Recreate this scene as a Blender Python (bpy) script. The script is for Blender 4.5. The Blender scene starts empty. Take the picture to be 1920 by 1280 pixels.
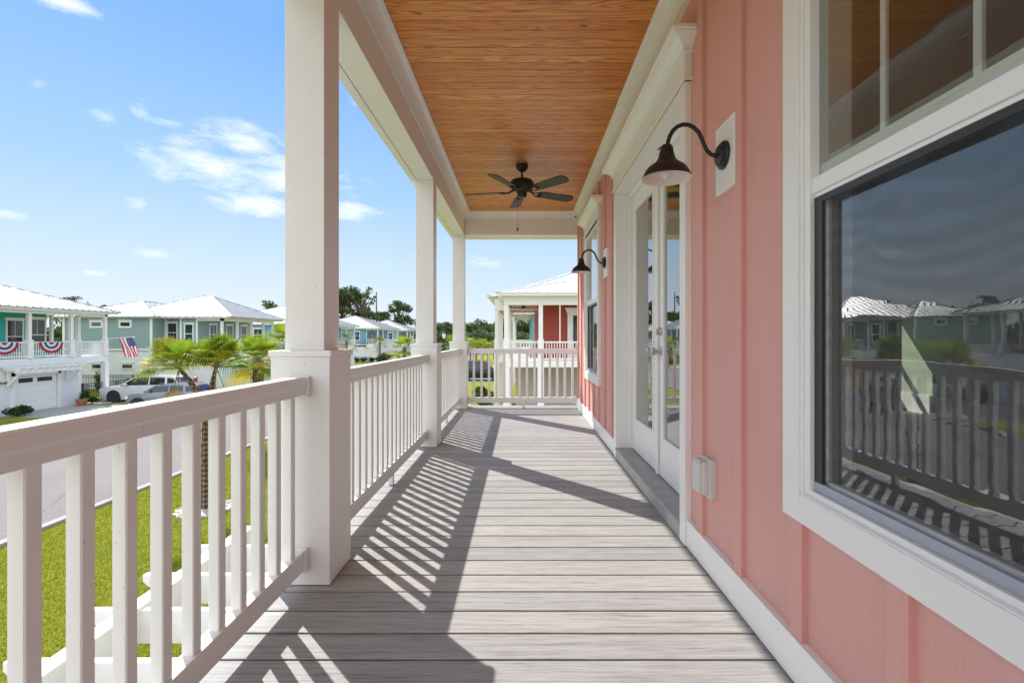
import bpy, math, random
import numpy as np
from mathutils import Vector
R = math.radians
rng = random.Random(7)
nrg = np.random.default_rng(7)
S = bpy.context.scene
COL = S.collection

# ------------------------------------------------------------------ camera
EYE = 1.082
cam = bpy.data.objects.new("camera", bpy.data.cameras.new("camera"))
COL.objects.link(cam)
cam.location = (0, 0, EYE)
cam.rotation_euler = (R(90), 0, 0)
cam.data.lens = 16.875
cam.data.sensor_width = 36
cam.data.shift_x = -18 / 1920
cam.data.shift_y = -7 / 1920
cam.data.clip_start = 0.05
cam.data.clip_end = 3000
S.camera = cam

# ------------------------------------------------------------------ light and sky
SUN_TO = Vector((-0.728, 0.774, 1.0)).normalized()
EL = math.asin(SUN_TO.z)
AZ = math.atan2(SUN_TO.x, SUN_TO.y)
sun = bpy.data.objects.new("sun", bpy.data.lights.new("sun", 'SUN'))
COL.objects.link(sun)
sun.data.energy = 3.0
sun.data.angle = R(0.55)
sun.data.color = (1.0, 0.95, 0.88)
sun.rotation_euler = (-SUN_TO).to_track_quat('-Z', 'Y').to_euler()
sun.location = (-30, 30, 60)

vs = S.view_settings
vs.view_transform = 'Standard'
vs.look = 'None'
vs.gamma = 1
vs.exposure = 1.05
S.cycles.use_denoising = True
S.cycles.max_bounces = 8
S.cycles.diffuse_bounces = 4
S.cycles.transparent_max_bounces = 24


class NT:
    """small wrapper for building node trees"""
    def __init__(self, tree):
        self.t = tree
        tree.nodes.clear()

    def n(self, typ, inp=None, **props):
        nd = self.t.nodes.new(typ)
        for k, v in props.items():
            setattr(nd, k, v)
        for k, v in (inp or {}).items():
            sock = nd.inputs[k]
            if isinstance(v, bpy.types.NodeSocket):
                self.t.links.new(v, sock)
            else:
                sock.default_value = v
        return nd

    def m(self, op, a, b=None, c=None, clamp=False):
        nd = self.t.nodes.new('ShaderNodeMath')
        nd.operation = op
        nd.use_clamp = clamp
        for i, v in enumerate((a, b, c)):
            if v is None:
                continue
            if isinstance(v, bpy.types.NodeSocket):
                self.t.links.new(v, nd.inputs[i])
            else:
                nd.inputs[i].default_value = v
        return nd.outputs[0]

    def ramp(self, fac, stops):
        nd = self.t.nodes.new('ShaderNodeValToRGB')
        cr = nd.color_ramp
        while len(cr.elements) < len(stops):
            cr.elements.new(0.5)
        for e, (p, c) in zip(cr.elements, stops):
            e.position = p
            e.color = (c[0], c[1], c[2], 1) if not isinstance(c, (int, float)) else (c, c, c, 1)
        self.t.links.new(fac, nd.inputs[0])
        return nd.outputs[0]

    def mix(self, fac, a, b, typ='MIX'):
        nd = self.t.nodes.new('ShaderNodeMix')
        nd.data_type = 'RGBA'
        nd.blend_type = typ
        for i, v in ((0, fac), (6, a), (7, b)):
            if isinstance(v, bpy.types.NodeSocket):
                self.t.links.new(v, nd.inputs[i])
            elif i == 0:
                nd.inputs[i].default_value = v
            else:
                nd.inputs[i].default_value = (v[0], v[1], v[2], 1)
        return nd.outputs[2]

    def noise(self, vec, scale, detail=3, rough=0.5, dist=0.0):
        return self.n('ShaderNodeTexNoise', {'Vector': vec, 'Scale': scale, 'Detail': detail,
                                             'Roughness': rough, 'Distortion': dist}).outputs['Fac']


W = bpy.data.worlds.new("World")
S.world = W
W.use_nodes = True
w = NT(W.node_tree)
sky = w.n('ShaderNodeTexSky', sky_type='NISHITA', sun_disc=False, sun_elevation=EL, sun_rotation=AZ,
          air_density=1.0, dust_density=0.6, ozone_density=1.2, altitude=10)
gen = w.n('ShaderNodeTexCoord').outputs['Generated']
sep = w.n('ShaderNodeSeparateXYZ', {'Vector': gen})
az = w.m('ARCTAN2', sep.outputs[0], sep.outputs[1])
el = w.m('ARCSINE', sep.outputs[2])
cvec = w.n('ShaderNodeCombineXYZ', {'X': w.m('MULTIPLY', az, 5.0), 'Y': w.m('MULTIPLY', el, 13.0), 'Z': 0.0}).outputs[0]
cn = w.noise(cvec, 2.6, 7, 0.66, 0.35)
cvec2 = w.n('ShaderNodeCombineXYZ', {'X': w.m('MULTIPLY', az, 3.0), 'Y': w.m('MULTIPLY', el, 6.0), 'Z': 4.0}).outputs[0]
tot = None
aev = w.n('ShaderNodeCombineXYZ', {'X': az, 'Y': el, 'Z': 0.0}).outputs[0]
CLOUDS = [(120, 4, 75, 20, .9), (66, 158, 34, 11, .5), (192, 218, 30, 16, .45), (270, 205, 34, 26, .6), (305, 226, 45, 12, .6), (350, 268, 70, 16, .5),
          (455, 262, 95, 30, .9), (400, 320, 150, 36, 1.0), (560, 330, 130, 40, 1.0), (475, 382, 80, 22, 1.15), (620, 395, 110, 22, .9),
          (255, 380, 30, 16, .45), (20, 402, 45, 14, .5), (185, 511, 34, 8, .75),
          (290, 474, 48, 11, .35), (905, 493, 60, 14, .4), (660, 200, 26, 18, .4), 
          (-500, 300, 170, 40, .8)]
for (cx, cy, rx, ry, k) in CLOUDS:
    u, v = (cx - 978) / 900, (633 - cy) / 900
    a0, e0 = math.atan(u), math.atan(v * math.cos(math.atan(u)))
    ia = 900 / rx / math.cos(a0) ** 2
    ie = 900 / ry / math.cos(a0)
    ma = w.n('ShaderNodeVectorMath', {0: aev, 1: (ia, ie, 0), 2: (-a0 * ia, -e0 * ie, 0)}, operation='MULTIPLY_ADD').outputs[0]
    d = w.n('ShaderNodeVectorMath', {0: ma}, operation='LENGTH').outputs['Value']
    mk = w.m('MULTIPLY_ADD', d, -k, 1.25 * k)
    tot = mk if tot is None else w.m('MAXIMUM', tot, mk)
tot = w.m('MAXIMUM', tot, 0.0)
back = w.m('MULTIPLY', w.m('SUBTRACT', cn, 0.56, clamp=True), w.m('LESS_THAN', sep.outputs[1], 0.0))
cl = w.m('ADD', tot, w.m('MULTIPLY_ADD', cn, 3.4, -1.75))
cl = w.m('MULTIPLY', w.m('MULTIPLY', w.m('SUBTRACT', cl, .12), .72, clamp=True), w.m('MULTIPLY', tot, 3.0, clamp=True))
cl = w.m('ADD', cl, w.m('MULTIPLY', back, 4.0), clamp=True)
grad = w.ramp(w.m('DIVIDE', el, 1.5708, clamp=True), [(0.0, (3.15, 3.55, 3.95)), (0.04, (2.95, 3.42, 3.95)), (0.1, (2.4, 3.15, 3.95)), (0.18, (1.6, 2.65, 3.97)), (0.33, (.82, 1.9, 4.0)), (1.0, (.9, 1.9, 3.9))])
grad = w.mix(w.m('LESS_THAN', el, 0.0), grad, (1.6, 1.7, 1.7))
hs = w.mix(0.04, grad, sky.outputs[0])
skc = w.mix(w.m('MULTIPLY', cl, 0.85, clamp=True), hs, (4.9, 5.0, 5.15))
back_fill = w.ramp(w.m('MULTIPLY_ADD', sep.outputs[1], .5, .5), [(.36, 1.0), (.66, 0.0)])  # bright haze added behind the camera as fill for the shaded porch
skc = w.mix(w.m('MULTIPLY', back_fill, w.m('GREATER_THAN', el, 0.0)), skc, (6.3, 6.6, 7.25))
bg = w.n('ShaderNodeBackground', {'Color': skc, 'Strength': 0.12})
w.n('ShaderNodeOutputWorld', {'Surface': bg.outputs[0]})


# ------------------------------------------------------------------ materials
def newmat(name):
    m = bpy.data.materials.new(name)
    m.use_nodes = True
    return m, NT(m.node_tree)


def finish(t, col, rough=0.5, bump=None, bstr=0.1, bdist=0.01, metal=0.0, spec=0.5, trans=None):
    inp = {'Base Color': col if isinstance(col, bpy.types.NodeSocket) else (*col, 1), 'Roughness': rough,
           'Metallic': metal, 'Specular IOR Level': spec}
    if bump is not None:
        b = t.n('ShaderNodeBump', {'Height': bump, 'Strength': bstr, 'Distance': bdist})
        inp['Normal'] = b.outputs[0]
    p = t.n('ShaderNodeBsdfPrincipled', inp)
    sh = p.outputs[0]
    if trans:
        tr = t.n('ShaderNodeBsdfTranslucent', {'Color': inp['Base Color']})
        sh = t.n('ShaderNodeMixShader', {0: trans, 1: sh, 2: tr.outputs[0]}).outputs[0]
    t.n('ShaderNodeOutputMaterial', {'Surface': sh})


def obj_co(t):
    return t.n('ShaderNodeTexCoord').outputs['Object']


def geo_co(t):
    return t.n('ShaderNodeNewGeometry').outputs['Position']


def plain(name, col, rough=0.5, var=0.08, vscale=3.0, bump=0.0, bscale=60.0, metal=0.0, spec=0.5, trans=None, specks=0.0):
    m, t = newmat(name)
    co = geo_co(t)
    n1 = t.noise(co, vscale, 4, 0.6)
    lo = tuple(c * (1 - var) for c in col)
    hi = tuple(min(1, c * (1 + var)) for c in col)
    c = t.ramp(n1, [(0.3, lo), (0.7, hi)])
    if specks:
        sp = t.noise(co, 90, 1, 0.5)
        c = t.mix(t.m('MULTIPLY', t.m('GREATER_THAN', sp, 1 - specks), 0.6), c, tuple(x * .35 for x in col))
    b = t.noise(co, bscale, 4, 0.6) if bump else None
    finish(t, c, rough, b, bump, 0.004, metal, spec, trans)
    return m


M = {}
M['white'] = plain('white_paint', (.83, .825, .81), .42, .025, 2.5, .12, 70, specks=.22)
M['white_trim'] = plain('white_trim_paint', (.82, .81, .785), .35, .02, 2.0, .06, 40)
M['vinyl'] = plain('white_vinyl', (.83, .83, .82), .3, .015, 2.0)
M['black'] = plain('matt_black_metal', (.012, .011, .011), .42, .1, 8, .1, 300)
M['blade'] = plain('dark_bronze_blade', (.035, .029, .024), .5, .15, 8)
M['liner'] = plain('lamp_lining_enamel', (.8, .74, .68), .4, .02)
M['bulb'] = plain('frosted_bulb', (.8, .78, .74), .2, .02)
M['nickel'] = plain('satin_nickel', (.55, .52, .48), .28, .03, metal=1.0)
M['outlet'] = plain('grey_plastic', (.60, .59, .56), .45, .03)
M['thresh'] = plain('grey_composite', (.36, .35, .34), .55, .12, 9, .3, 120)
M['dark_int'] = plain('dark_interior', (.10, .095, .085), .8, .1)
M['scrframe'] = plain('dark_screen_frame', (.03, .03, .03), .4, .1)
M['greyvinyl'] = plain('blue_grey_aluminium', (.36, .40, .46), .4, .04)
M['green_int'] = plain('sage_wall', (.42, .50, .36), .8, .03)
M['floor_int'] = plain('interior_floor', (.11, .085, .065), .5, .2, 5)
M['concrete'] = plain('concrete', (.38, .36, .335), .85, .1, 1.2, .4, 40)
M['stone'] = plain('white_gravel', (.5, .46, .42), .9, .4, 25, 1.0, 30)
M['mulch'] = plain('mulch', (.10, .065, .045), .95, .4, 8, 1.0, 30)
M['terra'] = plain('terracotta', (.45, .17, .09), .8, .08)
M['iron'] = plain('black_iron', (.015, .015, .016), .45, .1)
M['red'] = plain('red_cloth', (.50, .02, .045), .8, .06, trans=.2)
M['blue'] = plain('navy_cloth', (.03, .06, .20), .8, .06, trans=.2)
M['clothw'] = plain('white_cloth', (.78, .77, .75), .8, .03, trans=.2)
M['tyre'] = plain('tyre_rubber', (.02, .02, .02), .8, .1)
M['rim'] = plain('alloy_rim', (.09, .09, .095), .35, .05, metal=.8)
M['carwhite'] = plain('white_car_paint', (.60, .62, .65), .18, .01)
M['carsilver'] = plain('silver_car_paint', (.22, .26, .30), .2, .02, metal=.4)
M['cardark'] = plain('dark_car_paint', (.015, .02, .035), .15, .02)
M['carglass'] = plain('car_glass', (.012, .014, .016), .06, .02, spec=.9)
M['lightred'] = plain('tail_lamp', (.45, .02, .02), .2, .02)
M['lightclear'] = plain('head_lamp', (.7, .7, .68), .15, .02)
M['bark'] = plain('bark', (.13, .095, .07), .95, .3, 6, 1.0, 18)
M['pole'] = plain('timber_pole', (.16, .13, .11), .9, .2, 4)
M['beige'] = plain('beige_wall', (.40, .36, .29), .8, .05)
M['lantern'] = plain('lantern_glass', (.8, .8, .76), .3, .02)
M['white_roof'] = plain('white_roof_metal', (.74, .75, .75), .4, .03, 1.5)
M['metal_roof'] = plain('galvanised_roof', (.43, .435, .44), .42, .06, 1.5, metal=.2)
M['winglass'] = plain('dark_window_glass', (.03, .037, .04), .06, .4, .8, spec=.8)
M['porchwood'] = plain('porch_ceiling_wood', (.45, .22, .09), .6, .1)


def mat_pink():
    m, t = newmat('salmon_siding')
    co = geo_co(t)
    n1 = t.noise(co, 1.3, 4, 0.6)
    n2 = t.noise(co, 55, 4, 0.65)
    c = t.ramp(n1, [(.3, (.67, .342, .295)), (.7, (.715, .372, .323))])
    dirt = t.noise(co, 31, 3, .6)
    c = t.mix(t.m('MULTIPLY', t.m('GREATER_THAN', dirt, .755), .4), c, (.42, .2, .15))
    s = t.n('ShaderNodeSeparateXYZ', {'Vector': co})
    gv = t.n('ShaderNodeVectorMath', {0: co, 1: (60, 60, 2.5)}, operation='MULTIPLY').outputs[0]
    gr = t.noise(gv, 1.0, 4, .65)
    c = t.mix(.35, c, t.ramp(gr, [(.3, (.88, .87, .86)), (.65, (1.03, 1.03, 1.03))]), 'MULTIPLY')
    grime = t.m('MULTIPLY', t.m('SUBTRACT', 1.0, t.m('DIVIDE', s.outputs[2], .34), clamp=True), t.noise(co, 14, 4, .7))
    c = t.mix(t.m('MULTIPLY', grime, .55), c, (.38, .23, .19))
    finish(t, c, .62, t.m('ADD', n2, gr), .3, .003)
    return m


def mat_deck():
    m, t = newmat('grey_composite_decking')
    co = geo_co(t)
    s = t.n('ShaderNodeSeparateXYZ', {'Vector': co})
    idx = t.m('FLOOR', t.m('DIVIDE', t.m('SUBTRACT', s.outputs[1], DECK0), DECKP))
    r = t.n('ShaderNodeTexWhiteNoise', {'W': idx}, noise_dimensions='1D').outputs['Value']
    v1 = t.n('ShaderNodeCombineXYZ', {'X': t.m('ADD', t.m('MULTIPLY', s.outputs[0], 1.6), t.m('MULTIPLY', r, 37)),
                                      'Y': t.m('MULTIPLY', s.outputs[1], 55), 'Z': r}).outputs[0]
    g = t.noise(v1, 1.3, 8, .75, .15)
    v2 = t.n('ShaderNodeCombineXYZ', {'X': t.m('MULTIPLY', s.outputs[0], 9), 'Y': t.m('MULTIPLY', s.outputs[1], 260), 'Z': r}).outputs[0]
    f = t.noise(v2, 1.0, 3, .6)
    a = t.m('ADD', t.m('MULTIPLY', g, .6), t.m('MULTIPLY', f, .4))
    c = t.ramp(a, [(.36, (.18, .178, .178)), (.47, (.36, .355, .345)), (.62, (.475, .47, .458))])
    bl = t.noise(co, 1.7, 3, .6)
    c = t.mix(.5, c, t.ramp(bl, [(.3, (.80, .79, .80)), (.7, (1.0, 1.0, 1.0))]), 'MULTIPLY')
    c = t.mix(1.0, c, t.ramp(r, [(0, (.86, .86, .88)), (1, (1.06, 1.04, 1.0))]), 'MULTIPLY')
    finish(t, c, .6, f, .8, .002)
    return m


def mat_pine():
    m, t = newmat('varnished_pine')
    co = geo_co(t)
    s = t.n('ShaderNodeSeparateXYZ', {'Vector': co})
    idx = t.m('FLOOR', t.m('DIVIDE', s.outputs[1], PLANK))
    r = t.n('ShaderNodeTexWhiteNoise', {'W': idx}, noise_dimensions='1D').outputs['Value']
    v1 = t.n('ShaderNodeCombineXYZ', {'X': t.m('ADD', t.m('MULTIPLY', s.outputs[0], .8), t.m('MULTIPLY', r, 91)),
                                      'Y': t.m('MULTIPLY', s.outputs[1], 13), 'Z': t.m('MULTIPLY', r, 9)}).outputs[0]
    n = t.noise(v1, 1.0, 2, .5, .5)
    rings = t.m('SINE', t.m('MULTIPLY', n, 75.0))
    rings = t.m('POWER', t.m('MULTIPLY_ADD', rings, .5, .5), 2.2)
    v2 = t.n('ShaderNodeCombineXYZ', {'X': t.m('MULTIPLY', s.outputs[0], 5), 'Y': t.m('MULTIPLY', s.outputs[1], 210), 'Z': r}).outputs[0]
    f = t.noise(v2, 1.0, 3, .6)
    base = t.mix(r, (.74, .25, .055), (.90, .40, .115))
    c = t.mix(t.m('MULTIPLY', rings, .7), base, (.36, .09, .018))
    c = t.mix(t.m('MULTIPLY', t.m('SUBTRACT', f, .35, clamp=True), .9), c, (.29, .10, .03))
    vk = t.n('ShaderNodeCombineXYZ', {'X': t.m('MULTIPLY', s.outputs[0], 2.2), 'Y': t.m('MULTIPLY', s.outputs[1], 5.2), 'Z': 0.0}).outputs[0]
    kn = t.n('ShaderNodeTexVoronoi', {'Vector': vk, 'Scale': 1.0}).outputs['Distance']
    c = t.mix(t.m('MULTIPLY', t.m('LESS_THAN', kn, .055), .75), c, (.14, .04, .012))
    finish(t, c, .34, f, .12, .002)
    return m


def mat_lawn():
    m, t = newmat('turf')
    co = geo_co(t)
    a = t.noise(co, .7, 4, .6)
    b = t.noise(co, 26, 5, .75)
    c = t.ramp(b, [(.3, (.10, .13, .008)), (.5, (.27, .29, .014)), (.7, (.42, .40, .035))])
    c = t.mix(.6, c, t.ramp(a, [(.3, (.72, .8, .7)), (.7, (1.1, 1.02, 1.0))]), 'MULTIPLY')
    finish(t, c, .9, b, 1.0, .05, spec=.2)
    return m


def mat_asphalt():
    m, t = newmat('worn_asphalt')
    co = geo_co(t)
    a = t.noise(co, .35, 4, .6)
    b = t.noise(co, 45, 3, .7)
    c = t.ramp(b, [(.32, (.14, .122, .115)), (.5, (.235, .208, .198)), (.68, (.34, .305, .292))])
    c = t.mix(.7, c, t.ramp(a, [(.3, (.82, .82, .83)), (.7, (1.06, 1.04, 1.02))]), 'MULTIPLY')
    vo = t.n('ShaderNodeTexVoronoi', {'Vector': co, 'Scale': .16}, feature='DISTANCE_TO_EDGE').outputs['Distance']
    wob = t.m('ADD', vo, t.m('MULTIPLY', t.noise(co, 2.0, 4, .6), .02))
    c = t.mix(t.m('MULTIPLY', t.m('LESS_THAN', wob, .0125), .5), c, (.10, .095, .09))
    finish(t, c, .9, b, .5, .01, spec=.3)
    return m


def mat_leaf(name, c0, c1, c2, scale=.9, trans=.35):
    m, t = newmat(name)
    co = geo_co(t)
    a = t.noise(co, scale, 3, .7)
    b = t.n('ShaderNodeTexWhiteNoise', {'Vector': t.n('ShaderNodeVectorMath', {0: co, 1: (6, 6, 6)}, operation='MULTIPLY').outputs[0]}).outputs['Value']
    f = t.m('ADD', t.m('MULTIPLY', a, .85), t.m('MULTIPLY', b, .15))
    c = t.ramp(f, [(.3, c0), (.52, c1), (.72, c2)])
    finish(t, c, .55, trans=trans, spec=.3)
    return m


def mat_board_batten(name, col):
    m, t = newmat(name)
    co = geo_co(t)
    s = t.n('ShaderNodeSeparateXYZ', {'Vector': co})
    n1 = t.noise(co, 1.0, 3, .6)
    c = t.ramp(n1, [(.3, tuple(x * .93 for x in col)), (.7, col)])
    k = t.m('FRACT', t.m('DIVIDE', t.m('ADD', s.outputs[0], s.outputs[1]), .41))
    h = t.m('LESS_THAN', k, .15)
    finish(t, c, .65, h, 1.0, .02)
    return m


def mat_lap(name, col):
    m, t = newmat(name)
    co = geo_co(t)
    s = t.n('ShaderNodeSeparateXYZ', {'Vector': co})
    n1 = t.noise(co, 1.0, 3, .6)
    c = t.ramp(n1, [(.3, tuple(x * .95 for x in col)), (.7, col)])
    k = t.m('FRACT', t.m('DIVIDE', s.outputs[2], .17))
    finish(t, c, .65, t.m('SUBTRACT', 1.0, k), .8, .02)
    return m


def mat_glass(name, r0, tint, wob=0.0):
    m, t = newmat(name)
    lw = t.n('ShaderNodeLayerWeight', {'Blend': .5}).outputs['Facing']
    f = t.m('ADD', r0, t.m('MULTIPLY', t.m('POWER', lw, 3.0), .85), clamp=True)
    inp = {'Color': (.97, .98, 1, 1), 'Roughness': 0.0}
    if wob:
        nz = t.noise(t.n('ShaderNodeVectorMath', {0: geo_co(t), 1: (1, 1, 6)}, operation='MULTIPLY').outputs[0], 3.0, 2, .5)
        inp['Normal'] = t.n('ShaderNodeBump', {'Height': nz, 'Strength': wob, 'Distance': .004}).outputs[0]
    g = t.n('ShaderNodeBsdfGlossy', inp)
    tr = t.n('ShaderNodeBsdfTransparent', {'Color': (*tint, 1)})
    mx = t.n('ShaderNodeMixShader', {0: f, 1: tr.outputs[0], 2: g.outputs[0]})
    t.n('ShaderNodeOutputMaterial', {'Surface': mx.outputs[0]})
    return m


def mat_screen():
    m, t = newmat('insect_mesh')
    n = t.noise(geo_co(t), 9.0, 3, .6, 1.0)
    co = geo_co(t)
    sx = t.n('ShaderNodeSeparateXYZ', {'Vector': co})
    ph = t.m('ADD', t.m('MULTIPLY', sx.outputs[2], 95), t.m('MULTIPLY', t.noise(co, 2.6, 2, .5), 34))
    wv = t.m('MULTIPLY_ADD', t.m('SINE', ph), .5, .5)
    d = t.n('ShaderNodeBsdfDiffuse', {'Color': (.13, .13, .15, 1)})
    tr = t.n('ShaderNodeBsdfTransparent', {'Color': (1, 1, 1, 1)})
    f = t.m('ADD', t.m('MULTIPLY_ADD', n, .16, .10), t.m('MULTIPLY', wv, .12))
    mx = t.n('ShaderNodeMixShader', {0: f, 1: tr.outputs[0], 2: d.outputs[0]})
    t.n('ShaderNodeOutputMaterial', {'Surface': mx.outputs[0]})
    return m


def mat_palm_trunk():
    m, t = newmat('palm_trunk_bark')
    co = geo_co(t)
    s = t.n('ShaderNodeSeparateXYZ', {'Vector': co})
    ang = t.m('ARCTAN2', s.outputs[0], s.outputs[1])
    z = s.outputs[2]
    a = t.m('SINE', t.m('MULTIPLY_ADD', z, 26, t.m('MULTIPLY', s.outputs[0], 34)))
    b = t.m('SINE', t.m('MULTIPLY_ADD', z, 26, t.m('MULTIPLY', s.outputs[0], -34)))
    h = t.m('MULTIPLY', a, b)
    n = t.noise(co, 20, 4, .7)
    c = t.ramp(t.m('ADD', t.m('MULTIPLY', h, .35), n), [(.25, (.07, .045, .03)), (.55, (.20, .14, .09)), (.85, (.36, .28, .19))])
    finish(t, c, .95, t.m('ADD', h, n), 1.0, .03)
    return m


DECK0, DECKP = 1.7645, 0.1444
PLANK = 0.0889
M['pink'] = mat_pink()
M['deck'] = mat_deck()
M['pine'] = mat_pine()
M['lawn'] = mat_lawn()
M['asphalt'] = mat_asphalt()
M['leaf'] = mat_leaf('tree_leaves', (.035, .06, .015), (.075, .12, .03), (.13, .18, .045), .5)
M['leaf2'] = mat_leaf('pale_tree_leaves', (.06, .09, .04), (.11, .15, .06), (.17, .21, .09), .4)
M['shrub'] = mat_leaf('shrub_leaves', (.02, .05, .012), (.05, .10, .02), (.10, .16, .03), 3.0)
M['palm'] = mat_leaf('palm_leaves', (.09, .19, .015), (.24, .36, .025), (.50, .45, .04), 1.5, .45)
M['palmyel'] = mat_leaf('yellowing_palm_leaves', (.30, .36, .02), (.62, .50, .035), (.74, .50, .06), 1.6, .45)
M['palmdead'] = mat_leaf('dry_palm_leaves', (.28, .20, .09), (.42, .31, .17), (.50, .40, .26), 1.6, .2)
M['blossom'] = mat_leaf('pink_blossom', (.35, .10, .12), (.55, .25, .25), (.62, .38, .36), 3.0, .2)
M['stalk'] = plain('palm_stalk', (.22, .20, .08), .6, .15)
M['trunk'] = mat_palm_trunk()
M['teal'] = mat_board_batten('turquoise_siding', (.035, .52, .47))
M['greyteal'] = mat_board_batten('grey_green_siding', (.27, .375, .37))
M['bluesid'] = mat_board_batten('blue_siding', (.16, .34, .52))
M['tealpale'] = mat_board_batten('sea_green_siding', (.16, .42, .42))
M['redsid'] = mat_board_batten('brick_red_siding', (.36, .06, .04))
M['lap'] = mat_lap('white_lap_siding', (.74, .76, .76))
M['glass'] = mat_glass('window_glass', .16, (.74, .78, .74), .07)
M['doorglass'] = mat_glass('door_glass', .16, (.8, .82, .8), .01)
M['screen'] = mat_screen()


# ------------------------------------------------------------------ mesh helpers
class MB:
    def __init__(self):
        self.v, self.f, self.mi = [], [], []

    def quad(self, *p, mi=0):
        b = len(self.v)
        self.v += [tuple(q) for q in p]
        self.f.append(tuple(range(b, b + len(p))))
        self.mi.append(mi)
        return self

    def box(self, x0, x1, y0, y1, z0, z1, mi=0):
        if x0 > x1: x0, x1 = x1, x0
        if y0 > y1: y0, y1 = y1, y0
        if z0 > z1: z0, z1 = z1, z0
        b = len(self.v)
        self.v += [(x0, y0, z0), (x1, y0, z0), (x1, y1, z0), (x0, y1, z0), (x0, y0, z1), (x1, y0, z1), (x1, y1, z1), (x0, y1, z1)]
        self.f += [(b + i for i in q) for q in ((0, 3, 2, 1), (4, 5, 6, 7), (0, 1, 5, 4), (1, 2, 6, 5), (2, 3, 7, 6), (3, 0, 4, 7))]
        self.f[-6:] = [tuple(q) for q in self.f[-6:]]
        self.mi += [mi] * 6
        return self

    def prism(self, pts, axis, a0, a1, mi=0):
        """pts: polygon in the two other axes (in x,y,z order) extruded along axis"""
        def P(p, a):
            q = list(p)
            q.insert(axis, a)
            return tuple(q)
        n = len(pts)
        b = len(self.v)
        self.v += [P(p, a0) for p in pts] + [P(p, a1) for p in pts]
        self.f.append(tuple(range(b, b + n))[::-1])
        self.f.append(tuple(range(b + n, b + 2 * n)))
        for i in range(n):
            j = (i + 1) % n
            self.f.append((b + i, b + j, b + n + j, b + n + i))
        self.mi += [mi] * (n + 2)
        return self

    def bar(self, a, b_, wdt, hgt, up=(0, 0, 1), mi=0):
        a, b_ = Vector(a), Vector(b_)
        d = (b_ - a).normalized()
        upv = Vector(up)
        s = d.cross(upv)
        if s.length < 1e-4:
            s = d.cross(Vector((1, 0, 0)))
        s.normalize()
        u = s.cross(d).normalized()
        ring = [(-1, -1), (1, -1), (1, 1), (-1, 1)]
        k = len(self.v)
        for p in (a, b_):
            for (i, j) in ring:
                self.v.append(tuple(p + s * i * wdt / 2 + u * j * hgt / 2))
        self.f += [(k, k + 3, k + 2, k + 1), (k + 4, k + 5, k + 6, k + 7)]
        for i in range(4):
            j = (i + 1) % 4
            self.f.append((k + i, k + j, k + 4 + j, k + 4 + i))
        self.mi += [mi] * 6
        return self

    def tube(self, pts, rad, n=10, cap=True, mi=0):
        pts = [Vector(p) for p in pts]
        if not hasattr(rad, '__len__'):
            rad = [rad] * len(pts)
        k = len(self.v)
        ref = None
        for i, p in enumerate(pts):
            d = (pts[min(i + 1, len(pts) - 1)] - pts[max(i - 1, 0)]).normalized()
            if ref is None:
                ref = Vector((0, 0, 1)) if abs(d.z) < .9 else Vector((1, 0, 0))
            s = d.cross(ref).normalized()
            u = s.cross(d).normalized()
            ref = u
            for j in range(n):
                a = 2 * math.pi * j / n
                self.v.append(tuple(p + (s * math.cos(a) + u * math.sin(a)) * rad[i]))
        for i in range(len(pts) - 1):
            for j in range(n):
                j2 = (j + 1) % n
                self.f.append((k + i * n + j, k + i * n + j2, k + (i + 1) * n + j2, k + (i + 1) * n + j))
                self.mi.append(mi)
        if cap:
            self.f.append(tuple(range(k, k + n))[::-1])
            e = k + (len(pts) - 1) * n
            self.f.append(tuple(range(e, e + n)))
            self.mi += [mi] * 2
        return self

    def lathe(self, prof, c, n=24, axis=2, mi=0, cap=True):
        """prof: (radius, height) along axis from centre c"""
        k = len(self.v)
        for (r, h) in prof:
            for j in range(n):
                a = 2 * math.pi * j / n
                q = [r * math.cos(a), r * math.sin(a)]
                q.insert(axis, h)
                self.v.append((c[0] + q[0], c[1] + q[1], c[2] + q[2]))
        for i in range(len(prof) - 1):
            for j in range(n):
                j2 = (j + 1) % n
                self.f.append((k + i * n + j, k + i * n + j2, k + (i + 1) * n + j2, k + (i + 1) * n + j))
                self.mi.append(mi)
        if cap:
            if prof[0][0] > 1e-4:
                self.f.append(tuple(range(k, k + n))[::-1]); self.mi.append(mi)
            if prof[-1][0] > 1e-4:
                e = k + (len(prof) - 1) * n
                self.f.append(tuple(range(e, e + n))); self.mi.append(mi)
        return self

    def build(self, name, mat, parent=None, base=None, bevel=0, smooth=False, segs=2):
        off = base if base is not None else (world_of(parent) if parent is not None else (0, 0, 0))
        me = bpy.data.meshes.new(name)
        vv = [(a - off[0], b - off[1], c - off[2]) for (a, b, c) in self.v]
        me.from_pydata(vv, [], self.f)
        mats = mat if isinstance(mat, (list, tuple)) else [mat]
        for q in mats:
            me.materials.append(q)
        if len(mats) > 1:
            me.polygons.foreach_set('material_index', self.mi)
        if smooth:
            me.polygons.foreach_set('use_smooth', [True] * len(me.polygons))
        me.update()
        o = bpy.data.objects.new(name, me)
        COL.objects.link(o)
        if parent is not None:
            o.parent = parent
        elif base is not None:
            o.location = base
        if bevel:
            md = o.modifiers.new('bevel', 'BEVEL')
            md.width = bevel
            md.segments = segs
            md.limit_method = 'ANGLE'
            md.angle_limit = R(35)
        if smooth:
            me.set_sharp_from_angle(angle=R(40))
        return o


def world_of(o):
    p = Vector((0, 0, 0))
    while o is not None:
        p += o.location
        o = o.parent
    return tuple(p)


def tag(o, label=None, cat=None, group=None, kind=None):
    if label: o['label'] = label
    if cat: o['category'] = cat
    if group: o['group'] = group
    if kind: o['kind'] = kind
    return o


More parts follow.
